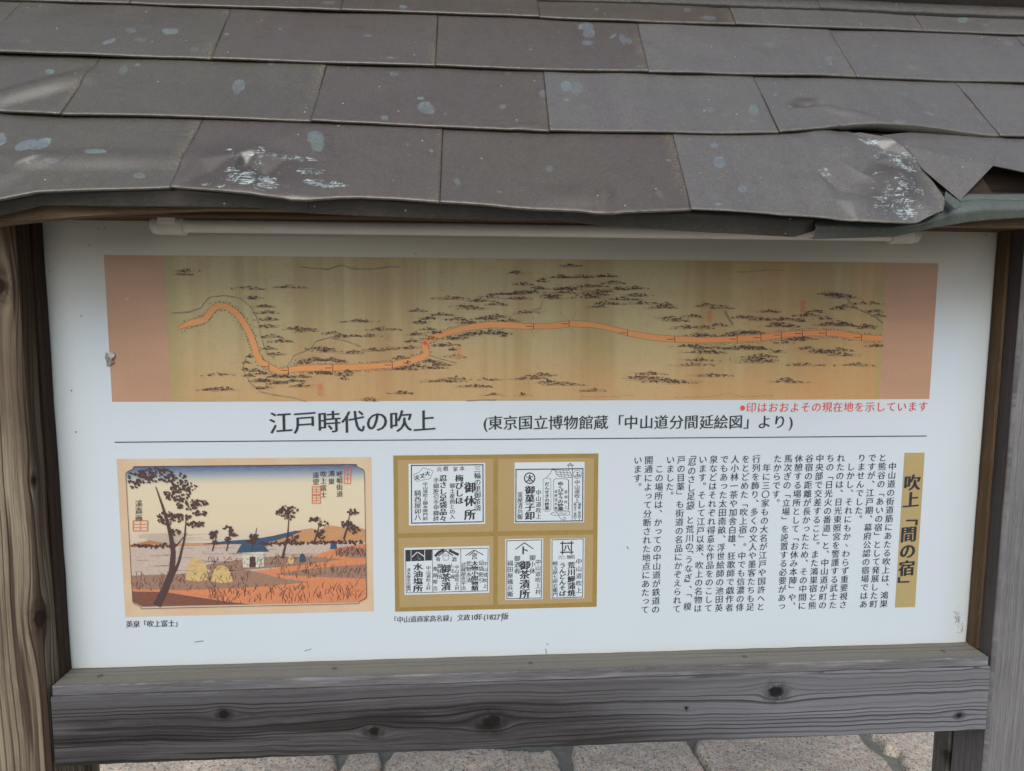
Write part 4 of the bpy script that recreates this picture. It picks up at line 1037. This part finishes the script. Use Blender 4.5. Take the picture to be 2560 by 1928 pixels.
def poly(name, pts, mat, y):
    b = MB(); b.add([(pp_(u, v)[0], y, pp_(u, v)[1]) for u, v in pts], [tuple(range(len(pts)))])
    import bmesh
    o = b.build(name, mat, panel); bm = bmesh.new(); bm.from_mesh(o.data); bmesh.ops.triangulate(bm, faces=bm.faces); bm.to_mesh(o.data); bm.free(); return o
def wavy(u0, u1, v0, v1, n, amp, seed):
    r = random.Random(seed); return [(u0 + (u1 - u0) * i / n, v0 + (v1 - v0) * i / n + amp * r.uniform(-1, 1)) for i in range(n + 1)]
poly('print_far_hills', [(.0, .545)] + [(.04, .535), (.08, .515), (.12, .53), (.18, .545), (.24, .54), (.5, .545), (.58, .53), (.64, .505), (.68, .49), (.72, .46), (.77, .45), (.80, .465), (.84, .43), (.88, .44), (.93, .455), (.97, .45), (1.0, .465), (1, .56), (0, .57)], M['hill'], Y3)
poly('print_blue_hills', [(.30, .55), (.40, .53), (.52, .52), (.60, .50), (.70, .465), (.73, .47), (.62, .53), (.55, .555)], M['blue'], Y4)
poly('print_near_plain', [(0, .565)] + wavy(0, 1, .565, .55, 12, .004, 3) + [(1, .86), (0, .93)], M['plainp'], Y4 - .0001)
poly('print_path', [(0, .86), (.2, .82), (.45, .76), (.62, .73), (.75, .66), (.86, .60), (1, .565), (1, .965), (.965, .99), (.04, .985), (.0, .95)], M['path'], Y5)
poly('print_reed_bed', wavy(0, .5, .76, .735, 8, .008, 5) + [(.62, .80), (.75, .835), (.55, .86), (.2, .875), (0, .855)], M['field'], Y5 - .0002)
poly('print_reed_bed', [(.30, .70), (.45, .665), (.62, .645), (.78, .655), (.90, .675), (.7, .715), (.5, .735), (.34, .75)], M['field'], Y5 - .0002)
poly('print_reed_bed', [(.60, .775), (.75, .74), (.92, .72), (1, .715), (1, .82), (.85, .805)], M['field'], Y5 - .0002)
poly('print_reed_bed', [(.86, .635), (.95, .605), (1, .60), (1, .67), (.93, .665)], M['field'], Y5 - .0002)
poly('print_dark_earth', [(.0, .875), (.14, .885), (.25, .92), (.40, .965), (.5, .987), (.04, .985), (.0, .95)], M['earth'], Y5 - .0002)
YT = Y5 - .0005
b = MB()
def pstroke(bb, pts, w_, y=YT): stroke(bb, [pp_(*p) for p in pts], w_, y, False, False)
segs(b, [pp_(u, v) for u, v in NO], .0007, YT, True, False)
for _ in range(520):   # reeds
    zone = random.choice([(0, .5, .76, .88), (.32, .85, .655, .74), (.62, 1, .74, .81), (.32, .97, .86, .985), (.32, .97, .88, .985), (.87, 1, .61, .66)])
    u, v = random.uniform(zone[0], zone[1]), random.uniform(zone[2], zone[3]); L = random.uniform(.015, .045) * (1.5 if zone[2] > .85 else 1)
    a = random.uniform(-.6, .6); pstroke(b, [(u, v), (u + a * L * .35, v - L * .6), (u + a * L, v - L)], [.0008, .0006, .0001])
for _ in range(40):
    v = random.uniform(.57, .74); u = random.uniform(0, .7); segs(b, [pp_(u, v), pp_(u + random.uniform(.02, .12), v)], .0003, YT, False, False)
for k_ in range(9):
    v = .47 + k_ * .008; segs(b, [pp_(random.uniform(0, .1), v), pp_(random.uniform(.2, .45), v)], .00025, YT, False, False)
b.build('print_line_work', M['leafp'], panel)
poly('print_haystack', [(.225, .80), (.235, .70), (.255, .655), (.275, .64), (.295, .655), (.315, .70), (.325, .80), (.28, .815)], M['hay'], Y5 - .0003)
poly('print_haystack', [(.335, .815), (.345, .74), (.365, .705), (.385, .70), (.40, .715), (.415, .75), (.425, .82), (.38, .83)], M['hay'], Y5 - .0003)
poly('print_hut_wall', [(.47, .60), (.56, .60), (.56, .72), (.47, .72)], M['plainw'], Y5 - .0003)
poly('print_hut_roof', [(.445, .615), (.475, .535), (.545, .53), (.585, .61)], M['blue'], Y5 - .0004)
poly('print_hut_door', [(.50, .645), (.525, .645), (.525, .72), (.50, .72)], M['leafp'], Y5 - .0004)
for hx, hv in ((.66, .70), (.71, .69), (.845, .60)): poly('print_sheaf', [(hx, hv), (hx + .006, hv - .05), (hx + .016, hv - .065), (hx + .026, hv - .05), (hx + .032, hv)], M['hay'] if hx < .7 else M['blue'], Y5 - .0003)
b = MB()
def crown(u, v, ru, rv, n):
    for _ in range(n):
        a = random.uniform(0, 6.283); r = math.sqrt(random.random())
        q = pp_(u + ru * r * math.cos(a), v + rv * r * math.sin(a)); s = random.uniform(.0012, .0026); m_ = 6; ph = random.random()
        yj = YT - .0001 - random.random() * 1.5e-4
        b.add([(q[0] + s * math.cos(6.283 * i / m_ + ph) * random.uniform(.6, 1.15), yj, q[1] + s * math.sin(6.283 * i / m_ + ph) * random.uniform(.6, 1.15)) for i in range(m_)], [tuple(range(m_))])
def trunk(pts, w0, w1): 
    P = arc([pp_(*p) for p in pts], 14); stroke(b, [tuple(p) for p in P], np.linspace(w0, w1, 14), YT, False, False)
# a clump of leaning trees at the left, five small ones along the plain, and low bushes
trunk([(.10, .98), (.14, .86), (.17, .74), (.18, .60), (.17, .45), (.145, .28), (.12, .14)], .013, .0012); trunk([(.15, .84), (.20, .68), (.23, .50), (.24, .36)], .006, .001); trunk([(.18, .58), (.24, .47)], .002, .0008)
for q in [(.06, .07, .055, .05, 60), (.13, .06, .07, .05, 80), (.20, .09, .05, .05, 50), (.03, .12, .025, .03, 22), (.21, .19, .055, .055, 90), (.26, .14, .03, .03, 26), (.25, .27, .05, .035, 50), (.30, .26, .035, .025, 30), (.16, .36, .04, .045, 56), (.22, .36, .045, .03, 44), (.28, .41, .04, .025, 38), (.19, .46, .03, .02, 24), (.30, .33, .03, .02, 22)]: crown(*q)
def tree(u, v, h, s):
    trunk([(u - .02 * s, v), (u - .005, v - h * .5), (u + .005, v - h)], .0026 * s, .0007)
    for _ in range(5): crown(u + random.uniform(-.022, .025) * s, v - h + random.uniform(-.03, .12) * s, .020 * s, .016 * s, int(14 * s))
tree(.42, .60, .15, .8); tree(.53, .60, .16, 1); tree(.67, .66, .32, 1.5); tree(.80, .55, .16, 1.1); tree(.93, .53, .20, 1.2); tree(.36, .60, .12, .8)
for u in np.r_[np.arange(.02, .2, .013), np.arange(.55, 1, .015)]: crown(u, .555 + random.uniform(-.006, .004), .012, .012, 5)
b.build('print_trees', M['leafp'], panel)
b = MB()
for s, x, y0, y1 in [('岐岨街道', 849.5, 1183.5, 1234), ('鴻巣', 829, 1183, 1203), ('吹上富士', 809, 1184, 1236), ('遠望', 790, 1187, 1204)]: run(b, GBK, s, (x, y0), (x, y1), .0105, YT, True)
for s, x, y0, y1 in [('溪斎画', 348, 1258, 1294)]: run(b, GBK, s, (x, y0), (x, y1), .0115, YT, True)
b.build('print_title', M['ink_soft'], panel)
b = MB()
for (x0, x1, y0, y1) in [(861, 877, 1172, 1208), (781, 801, 1216, 1235), (781, 801, 1238, 1257), (334, 370, 1301, 1326)]:
    segs(b, [(x0, y0), (x1, y0), (x1, y1), (x0, y1)], .0011, YT, True)
    for i in range(1, 3):
        yy = y0 + (y1 - y0) * i / 3; segs(b, [(x0 + 3, yy), (x1 - 3, yy)], .0009, YT)
    segs(b, [((x0 + x1) / 2, y0 + 3), ((x0 + x1) / 2, y1 - 3)], .0009, YT)
b.build('print_seals', M['seal'], panel)

# ---------------- merchants' cards
cc = lambda x, y: (950 + x * .2881, 1100 + y * .2881)
b = MB(); quadpx(b, [(983, 1139), (1496, 1133.7), (1491.6, 1516.9), (987.8, 1529.3)], Y1); b.build('card_sheet', M['gold'], panel)
b = MB()
for q in ([(155, 175), (985, 163), (983, 795), (160, 812)], [(1025, 163), (1857, 155), (1850, 780), (1022, 793)], [(160, 850), (985, 835), (983, 1430), (170, 1452)], [(1022, 833), (1850, 820), (1842, 1408), (1020, 1430)]): quadpx(b, [cc(*p) for p in q], Y2)
b.build('card_ground', M['gold_pale'], panel)
def T(s, x, y0, y1, size, G=None, ink_=None, dx=0, into=None, lean=.05, vert=True):
    run(into if into is not None else cb, GBB if G is GB else GM, s, cc(x, y0), cc(x + dx, y1), size * .2881 * .00067, Y4, vert, lean)
def card(q): 
    b = MB(); quadpx(b, [cc(*p) for p in q], Y3); return b.build('card', M['white'], panel)
def frame(q, w_=.0016): segs(cb, [cc(*p) for p in q], w_, Y4, True)
card([(248, 208), (913, 198), (913, 727), (252, 742)]); cb = MB(); frame([(273, 220), (893, 214), (895, 708), (275, 720)])
T('三輪の里御茶漬', 846, 252, 590, 60); T('御休所', 780, 410, 645, 98, GB); T('家', 655, 252, 252, 44); T('本', 712, 246, 246, 44)
T('梅びしほ', 688, 330, 525, 72, GB); T('御土産曲との入', 628, 395, 665, 48); T('元', 515, 252, 252, 46); T('根', 570, 248, 248, 46); T('忍さし足袋品々', 548, 330, 680, 66, GB)
T('手細股引手甲脚絆', 487, 350, 680, 50); T('中山道吹上御本陣門前', 393, 380, 680, 44); T('騎西屋卯八', 328, 460, 670, 60)
T('夫', 322, 325, 325, 46, GB); T('丈', 370, 308, 308, 46, GB); T('大', 412, 290, 290, 46, GB)
segs(cb, [cc(*p) for p in [(292, 300), (345, 275), (375, 238), (462, 268), (435, 335), (380, 345), (320, 358), (298, 330)]], .0005, Y4, True)
cb.build('card_print', M['ink_soft'], panel)
card([(1168, 195), (1775, 188), (1770, 713), (1165, 722)]); cb = MB(); frame([(1180, 255), (1760, 248), (1757, 700), (1178, 708)])
segs(cb, [cc(1668, 250), cc(1666, 702)], .0009, Y4)
circ = lambda x, y, r, w_: segs(cb, [cc(x + r * math.cos(t_ * .2618), y + r * math.sin(t_ * .2618)) for t_ in range(24)], w_, Y4, True)
circ(1712, 298, 36, .0005); circ(1298, 330, 45, .0017); T('太', 1298, 330, 330, 66, GB); T('ふ', 1712, 298, 298, 56, GB)
T('中山道吹上', 1710, 365, 525, 50); T('鴻巣二里四丁', 1729, 558, 685, 30); T('熊谷江二里四丁', 1692, 558, 685, 28); T('御菓子卸', 1300, 432, 655, 86, GB); T('釜屋清兵衛', 1215, 470, 665, 50); T('中山道吹上', 1375, 455, 660, 50)
segs(cb, [cc(*p) for p in [(1415, 345), (1430, 330), (1468, 330), (1482, 345), (1482, 602), (1468, 617), (1430, 617), (1415, 602)]], .0005, Y4, True); segs(cb, [cc(*p) for p in [(1505, 350), (1520, 335), (1618, 335), (1634, 350), (1634, 598), (1618, 612), (1520, 612), (1505, 598)]], .0006, Y4, True)
T('だんせきの妙薬', 1448, 380, 590, 40, GB); T('ぬくびやうの妙薬', 1566, 375, 595, 50, GB); T('家傳', 1610, 362, 362, 28); T('恩領吹上', 1612, 450, 580, 30); T('釜屋清兵衛', 1526, 445, 590, 28)
for p in [[(1440, 325), (1478, 290), (1490, 258), (1520, 262), (1530, 300), (1560, 318), (1668, 325)], [(1490, 258), (1640, 262), (1668, 320)], [(1520, 275), (1650, 285)], [(1530, 295), (1658, 305)], [(1560, 262), (1575, 318)], [(1590, 262), (1605, 320)], [(1618, 262), (1636, 322)], [(1636, 225), (1636, 262)], [(1666, 225), (1666, 262)], [(1622, 222), (1650, 200), (1680, 222), (1622, 222)], [(1640, 205), (1640, 220)], [(1650, 202), (1650, 220)], [(1660, 205), (1660, 220)], [(1480, 640), (1510, 622), (1645, 622), (1645, 650), (1500, 652), (1480, 640)], [(1545, 652), (1570, 685), (1600, 695), (1612, 680), (1598, 668), (1590, 682)], [(1515, 636), (1535, 628), (1550, 645), (1570, 630), (1590, 645), (1615, 632)], [(1638, 345), (1638, 620)]]: segs(cb, [cc(*q) for q in p], .0006, Y4)
cb.build('card_print', M['ink_soft'], panel)
card([(210, 935), (948, 918), (948, 1325), (213, 1343)]); cb = MB(); frame([(222, 955), (938, 937), (932, 1307), (228, 1325)], .0009); segs(cb, [cc(455, 950), cc(458, 1320)], .0008, Y4); segs(cb, [cc(700, 943), cc(702, 1313)], .0008, Y4)
quadpx(cb, [cc(222, 957), cc(266, 955), cc(268, 1050), cc(225, 1053)], Y4); quadpx(cb, [cc(272, 955), cc(385, 951), cc(384, 1047), cc(273, 1050)], Y4); quadpx(cb, [cc(391, 951), cc(452, 949), cc(450, 1043), cc(391, 1046)], Y4)
T('水油塩所', 330, 1098, 1285, 84, GB); T('中山道吹上村', 420, 1108, 1285, 40); T('清水屋忠右衛門', 250, 1125, 1302, 34)
T('酒', 643, 1033, 1033, 44); T('肴', 505, 1033, 1033, 42); T('御茶漬', 572, 1115, 1268, 84, GB); T('しる椀', 630, 1085, 1185, 42); T('中山道吹上村', 668, 1100, 1285, 38); T('御休所', 518, 1092, 1185, 46); T('亀屋榮吉', 480, 1115, 1285, 42)
T('喜', 820, 1005, 1005, 60); T('太物小間物類', 822, 1068, 1285, 62, GB); T('中山道吹上', 912, 1072, 1265, 40); T('足袋股引', 877, 1065, 1215, 46); T('荒物水油', 770, 1072, 1212, 48); T('武蔵屋喜平治', 725, 1080, 1282, 42)
for p, w_ in [([(510, 1002), (570, 958), (630, 1000)], .0018), ([(745, 1000), (808, 957), (818, 957)], .0012), ([(772, 1000), (825, 957), (892, 993)], .0012), ([(545, 990), (595, 988), (600, 1005), (590, 1040), (552, 1042), (545, 1010), (545, 990)], .0006), ([(548, 1005), (598, 1003)], .0006)]: segs(cb, [cc(*q) for q in p], w_, Y4)
segs(cb, [cc(485, 1000), cc(510, 975), cc(545, 955)], .0045, Y4); segs(cb, [cc(610, 960), cc(640, 975), cc(672, 990)], .0045, Y4)
cb.build('card_print', M['ink_soft'], panel)
wb = MB(); 
for p in [[(280, 1012), (326, 968), (382, 1008)]]: segs(wb, [cc(*q) for q in p], .0014, Y5)
T('水', 328, 1018, 1018, 52, GB, into=wb); 
for i, v in enumerate(wb.v): wb.v[i] = (v[0], Y5, v[2])
wb.build('card_reversed_mark', M['white'], panel)
card([(1088, 860), (1416, 853), (1412, 1378), (1088, 1388)]); cb = MB(); frame([(1100, 873), (1402, 865), (1400, 1368), (1100, 1376)], .0011)
segs(cb, [cc(1178, 945), cc(1252, 890), cc(1328, 942)], .0014, Y4); T('ト', 1252, 955, 955, 84, GB); T('中山道吹上村', 1371, 1057, 1315, 50); T('御小休', 1322, 1020, 1135, 54); T('御茶漬所', 1255, 1085, 1330, 92, GB); T('御酒肴', 1190, 1027, 1135, 54); T('福田屋儀兵衛', 1130, 1067, 1335, 52)
cb.build('card_print', M['ink_soft'], panel)
card([(1480, 857), (1776, 850), (1771, 1370), (1480, 1378)]); cb = MB(); frame([(1492, 865), (1762, 857), (1757, 1360), (1492, 1370)], .0011)
for p in [[(1583, 882), (1583, 988)], [(1660, 880), (1660, 986)], [(1568, 895), (1675, 893)], [(1568, 973), (1675, 971)]]: segs(cb, [cc(*q) for q in p], .0019, Y4)
T('八', 1622, 933, 933, 62, GB); T('六', 1562, 1017, 1017, 36); T('二', 1592, 1018, 1018, 34); T('物', 1640, 1015, 1015, 40); T('名', 1674, 1012, 1012, 40)
T('荒川鰻蒲焼', 1660, 1085, 1325, 70, GB); T('うんどんそば', 1583, 1085, 1330, 62, GB); T('中山道吹上', 1725, 1052, 1303, 54); T('崎玉屋七郎右衛門', 1520, 1068, 1340, 46)
cb.build('card_print', M['ink_soft'], panel)

# scuffs on the panel
b = MB()
for (x, y, r, n_) in [(2395, 1552, 11, 40), (2404, 1570, 8, 16), (2390, 1535, 10, 16)]:
    for _ in range(n_): blob(b, x + random.gauss(0, .45) * r, y + random.gauss(0, .9) * r, random.uniform(.6, 2.2), random.uniform(.5, 1.8), Y2, 5)
for (x0, y0, x1, y1, w_) in [(487, 1605, 508, 1602, .0012), (762, 1627, 778, 1622, .0009), (1364, 1622, 1366, 1633, .0012), (1366, 1608, 1370, 1612, .0010), (1568, 1366, 1570, 1372, .0012)]: segs(b, [(x0, y0), (x1, y1)], w_, Y2)
for (x, y) in [(245, 572), (262, 571), (270, 551), (224, 614), (124, 677), (112, 805), (190, 1080), (203, 790), (179, 977), (2464, 588), (1040, 545 + 90)]: blob(b, x, y, 2.2, 2.2, Y2, 6)
b.build('scuff_marks', M['grey_wash'], panel)

for o_ in panel.children:
    if o_.name.split('.')[0] in ('map_rivers', 'map_mist_strokes', 'map_trees', 'map_road_marks', 'print_line_work', 'print_trees', 'print_seals', 'scuff_marks', 'map_village_tags', 'map_village_names', 'card_print', 'card_reversed_mark', 'print_title'): o_['kind'] = 'stuff'
# ================================================================ things of their own
# torn foil scrap on the map edge
pts = [(266, 881, .002), (272, 883, .005), (285, 880, .001), (290, 890, .003), (282, 899, .006), (288, 907, .002), (276, 913, .004), (268, 917, .001), (270, 905, .005), (264, 896, .002), (276, 893, .007)]
V = []
for (x, y, h) in pts: q = bd(x, y); V.append((q[0], -.0012 - h * .5, q[1]))
n0 = len(V); V += [(v[0], v[1] + .0003, v[2]) for v in V]
F_ = [(i, (i + 1) % 10, 10) for i in range(10)] + [(n0 + (i + 1) % 10, n0 + i, n0 + 10) for i in range(10)] + [(i, (i + 1) % 10, n0 + (i + 1) % 10, n0 + i) for i in range(10)]
o = mesh('tape_scrap', V, F_, M['foil']); tag(o, 'torn silver tape scrap stuck at the left edge of the map', 'tape')

# weatherproof strip lamp under the header
LX0, LX1 = un(372, 560, 'y', -.03)[0], un(2302, 590, 'y', -.03)[0]
lamp = empty('strip_lamp', ((LX0 + LX1) / 2, -.03, .5))
tag(lamp, 'long white strip lamp with rounded end caps under the header, above the panel', 'lamp')
def lathe(name, prof, mat, parent, cy=-.026, cz=.5010, n=28, sy=1.0):
    V, F_ = [], []
    for (x, r) in prof:
        for k in range(n): a = 6.2832 * k / n; V.append((x, cy + r * sy * math.cos(a), cz + r * math.sin(a)))
    for i in range(len(prof) - 1):
        for k in range(n): F_.append((i * n + k, i * n + (k + 1) % n, (i + 1) * n + (k + 1) % n, (i + 1) * n + k))
    F_.append(tuple(range(n))[::-1]); F_.append(tuple((len(prof) - 1) * n + k for k in range(n)))
    return mesh(name, V, F_, mat, parent, smooth=True)
lathe('diffuser', [(LX0 + .045, .0098), (LX0 + .047, .0112), (LX0 + .052, .0112), (LX0 + .053, .0098), (LX1 - .053, .0098), (LX1 - .052, .0112), (LX1 - .047, .0112), (LX1 - .045, .0098)], M['lamp_tube'], lamp)
for s_, xa in ((1, LX0), (-1, LX1)):
    lathe('end_cap', [(xa + s_ * a, r) for a, r in [(0, .004), (.001, .008), (.004, .0115), (.009, .0130), (.012, .0136), (.0128, .0128), (.0145, .0136), (.040, .0138), (.046, .0146), (.050, .0142), (.0505, .0115)]][::s_], M['lamp'], lamp)
    mb = MB(); x_ = xa + s_ * .03; mb.box(x_ - .012, x_ + .012, -.043, -.001, .504, .5104); mb.build('bracket', M['lamp'], lamp)

# ================================================================ ground and paving
g = MB(); N = 24; ext = 40
xs = np.linspace(-ext, ext, N); 
for i in range(N):
    for j in range(N): g.v.append((xs[i], xs[j], GZ - .022))
for i in range(N - 1):
    for j in range(N - 1): g.f.append((i * N + j, (i + 1) * N + j, (i + 1) * N + j + 1, i * N + j + 1))
ground = g.build('ground', M['mortar']); tag(ground, 'grey mortar bed between granite paving stones', kind='structure')
def gp(x, y): p = un(x, y, 'z', GZ); return (p[0], p[1])
def stone(poly, seed, grid=.008, hgt=.012):
    P = np.array(poly); mn, mx = P.min(0) - .02, P.max(0) + .02
    nx, ny = int((mx[0] - mn[0]) / grid) + 1, int((mx[1] - mn[1]) / grid) + 1
    X, Y = np.meshgrid(np.linspace(mn[0], mx[0], nx), np.linspace(mn[1], mx[1], ny))
    A, B = P, np.roll(P, -1, 0); sd_ = np.full(X.shape, 1e9); ins = np.zeros(X.shape, bool)
    for a, b_ in zip(A, B):
        d = b_ - a; t = np.clip(((X - a[0]) * d[0] + (Y - a[1]) * d[1]) / (d @ d), 0, 1)
        sd_ = np.minimum(sd_, np.hypot(X - a[0] - t * d[0], Y - a[1] - t * d[1]))
        c = ((a[1] > Y) != (b_[1] > Y)) & (X < (b_[0] - a[0]) * (Y - a[1]) / (b_[1] - a[1] + 1e-12) + a[0]); ins ^= c
    sd_ = np.where(ins, sd_, -sd_) + lownoise(X, Y, seed, 45, .004) + lownoise(X, Y, seed + 7, 130, .0018)
    prof = np.clip((sd_ + .004) / .018, 0, 1) ** .5
    Z = GZ - .045 + .045 * prof + prof * (hgt - .012 + lownoise(X, Y, seed + 1, 14, .005) + lownoise(X, Y, seed + 2, 60, .0018) + np.random.default_rng(seed).normal(0, .0006, X.shape))
    keep = sd_ > -.012
    idx = -np.ones(X.shape, int); 
    fs = []; used = np.zeros(X.shape, bool)
    for j in range(ny - 1):
        for i in range(nx - 1):
            if keep[j, i] and keep[j, i + 1] and keep[j + 1, i] and keep[j + 1, i + 1]: fs.append(((j, i), (j, i + 1), (j + 1, i + 1), (j + 1, i))); used[j:j + 2, i:i + 2] = True
    idx[used] = np.arange(used.sum())
    V = np.stack([X[used], Y[used], Z[used]], 1)
    return mesh('paving_stone', V, [tuple(idx[q] for q in f) for f in fs], M['granite'], ground, smooth=True)
ST = [
    [(-160, 1836), (240, 1850), (600, 1850), (800, 1858), (838, 1878), (844, 1916), (820, 1940), (760, 1990), (500, 2010), (0, 2030), (-200, 2000)],
    [(880, 1855), (940, 1853), (951, 1879), (952, 1901), (941, 1928), (925, 1985), (800, 1990), (838, 1928), (852, 1904), (867, 1880)],
    [(985, 1872), (1120, 1868), (1280, 1866), (1321, 1869), (1381, 1873), (1396, 1886), (1398, 1904), (1406, 1932), (1425, 2010), (1200, 2040), (950, 2030), (957, 1928), (962, 1898)],
    [(1431, 1832), (1560, 1828), (1700, 1832), (1722, 1853), (1733, 1879), (1755, 1902), (1764, 1928), (1790, 1995), (1600, 2020), (1450, 2010), (1430, 1928)],
    [(1746, 1800), (1900, 1790), (2110, 1792), (2152, 1836), (2170, 1854), (2192, 1878), (2208, 1892), (2221, 1909), (2245, 1932), (2310, 2010), (2000, 2040), (1820, 2010), (1778, 1928), (1767, 1908), (1755, 1895), (1740, 1870), (1742, 1850)],
    [(2150, 1795), (2300, 1780), (2560, 1780), (2700, 1900), (2700, 2000), (2360, 2020), (2270, 1928), (2247, 1896), (2244, 1881), (2229, 1880), (2208, 1869), (2195, 1849), (2181, 1834)],
    [(-260, 1700), (300, 1690), (640, 1690), (860, 1700), (860, 1830), (800, 1838), (240, 1832), (-200, 1815)],
    [(900, 1700), (1200, 1690), (1380, 1690), (1395, 1840), (1250, 1846), (980, 1850), (890, 1835)],
    [(1425, 1690), (1680, 1680), (1720, 1690), (1725, 1780), (1700, 1812), (1440, 1812)],
    [(1760, 1670), (2100, 1660), (2120, 1750), (2100, 1772), (1760, 1778)], [(2160, 1655), (2600, 1645), (2640, 1700), (2600, 1752), (2180, 1770)]]
for i, s in enumerate(ST): stone([gp(*p) for p in s], 100 + i * 3, grid=.006)
# coarser stones for the rest of the pavement, laid in irregular rows
occ = [np.array([gp(*p) for p in s]) for s in ST]
y0_ = min(o_[:, 1].min() for o_ in occ); y1_ = max(o_[:, 1].max() for o_ in occ)
sid = 300
def rowstones(ya, yb_, x0, x1):
    global sid
    x = x0
    while x < x1:
        w_ = random.uniform(.3, .62); j = lambda: random.uniform(-.018, .018)
        stone([(x + j(), ya + j()), (x + w_ * .5, ya + j()), (x + w_ + j(), ya + j()), (x + w_ + j(), yb_ + j()), (x + w_ * .5, yb_ + j()), (x + j(), yb_ + j())], sid, grid=.03); sid += 3
        x += w_ + .04
yy = y1_ + .04
for _ in range(3):
    h_ = random.uniform(.3, .42); rowstones(yy, yy + h_, -2.0, 2.2); yy += h_ + .04
yy = y0_ - .04
for _ in range(3):
    h_ = random.uniform(.3, .4); rowstones(yy - h_, yy, -1.3, 1.4); yy -= h_ + .04
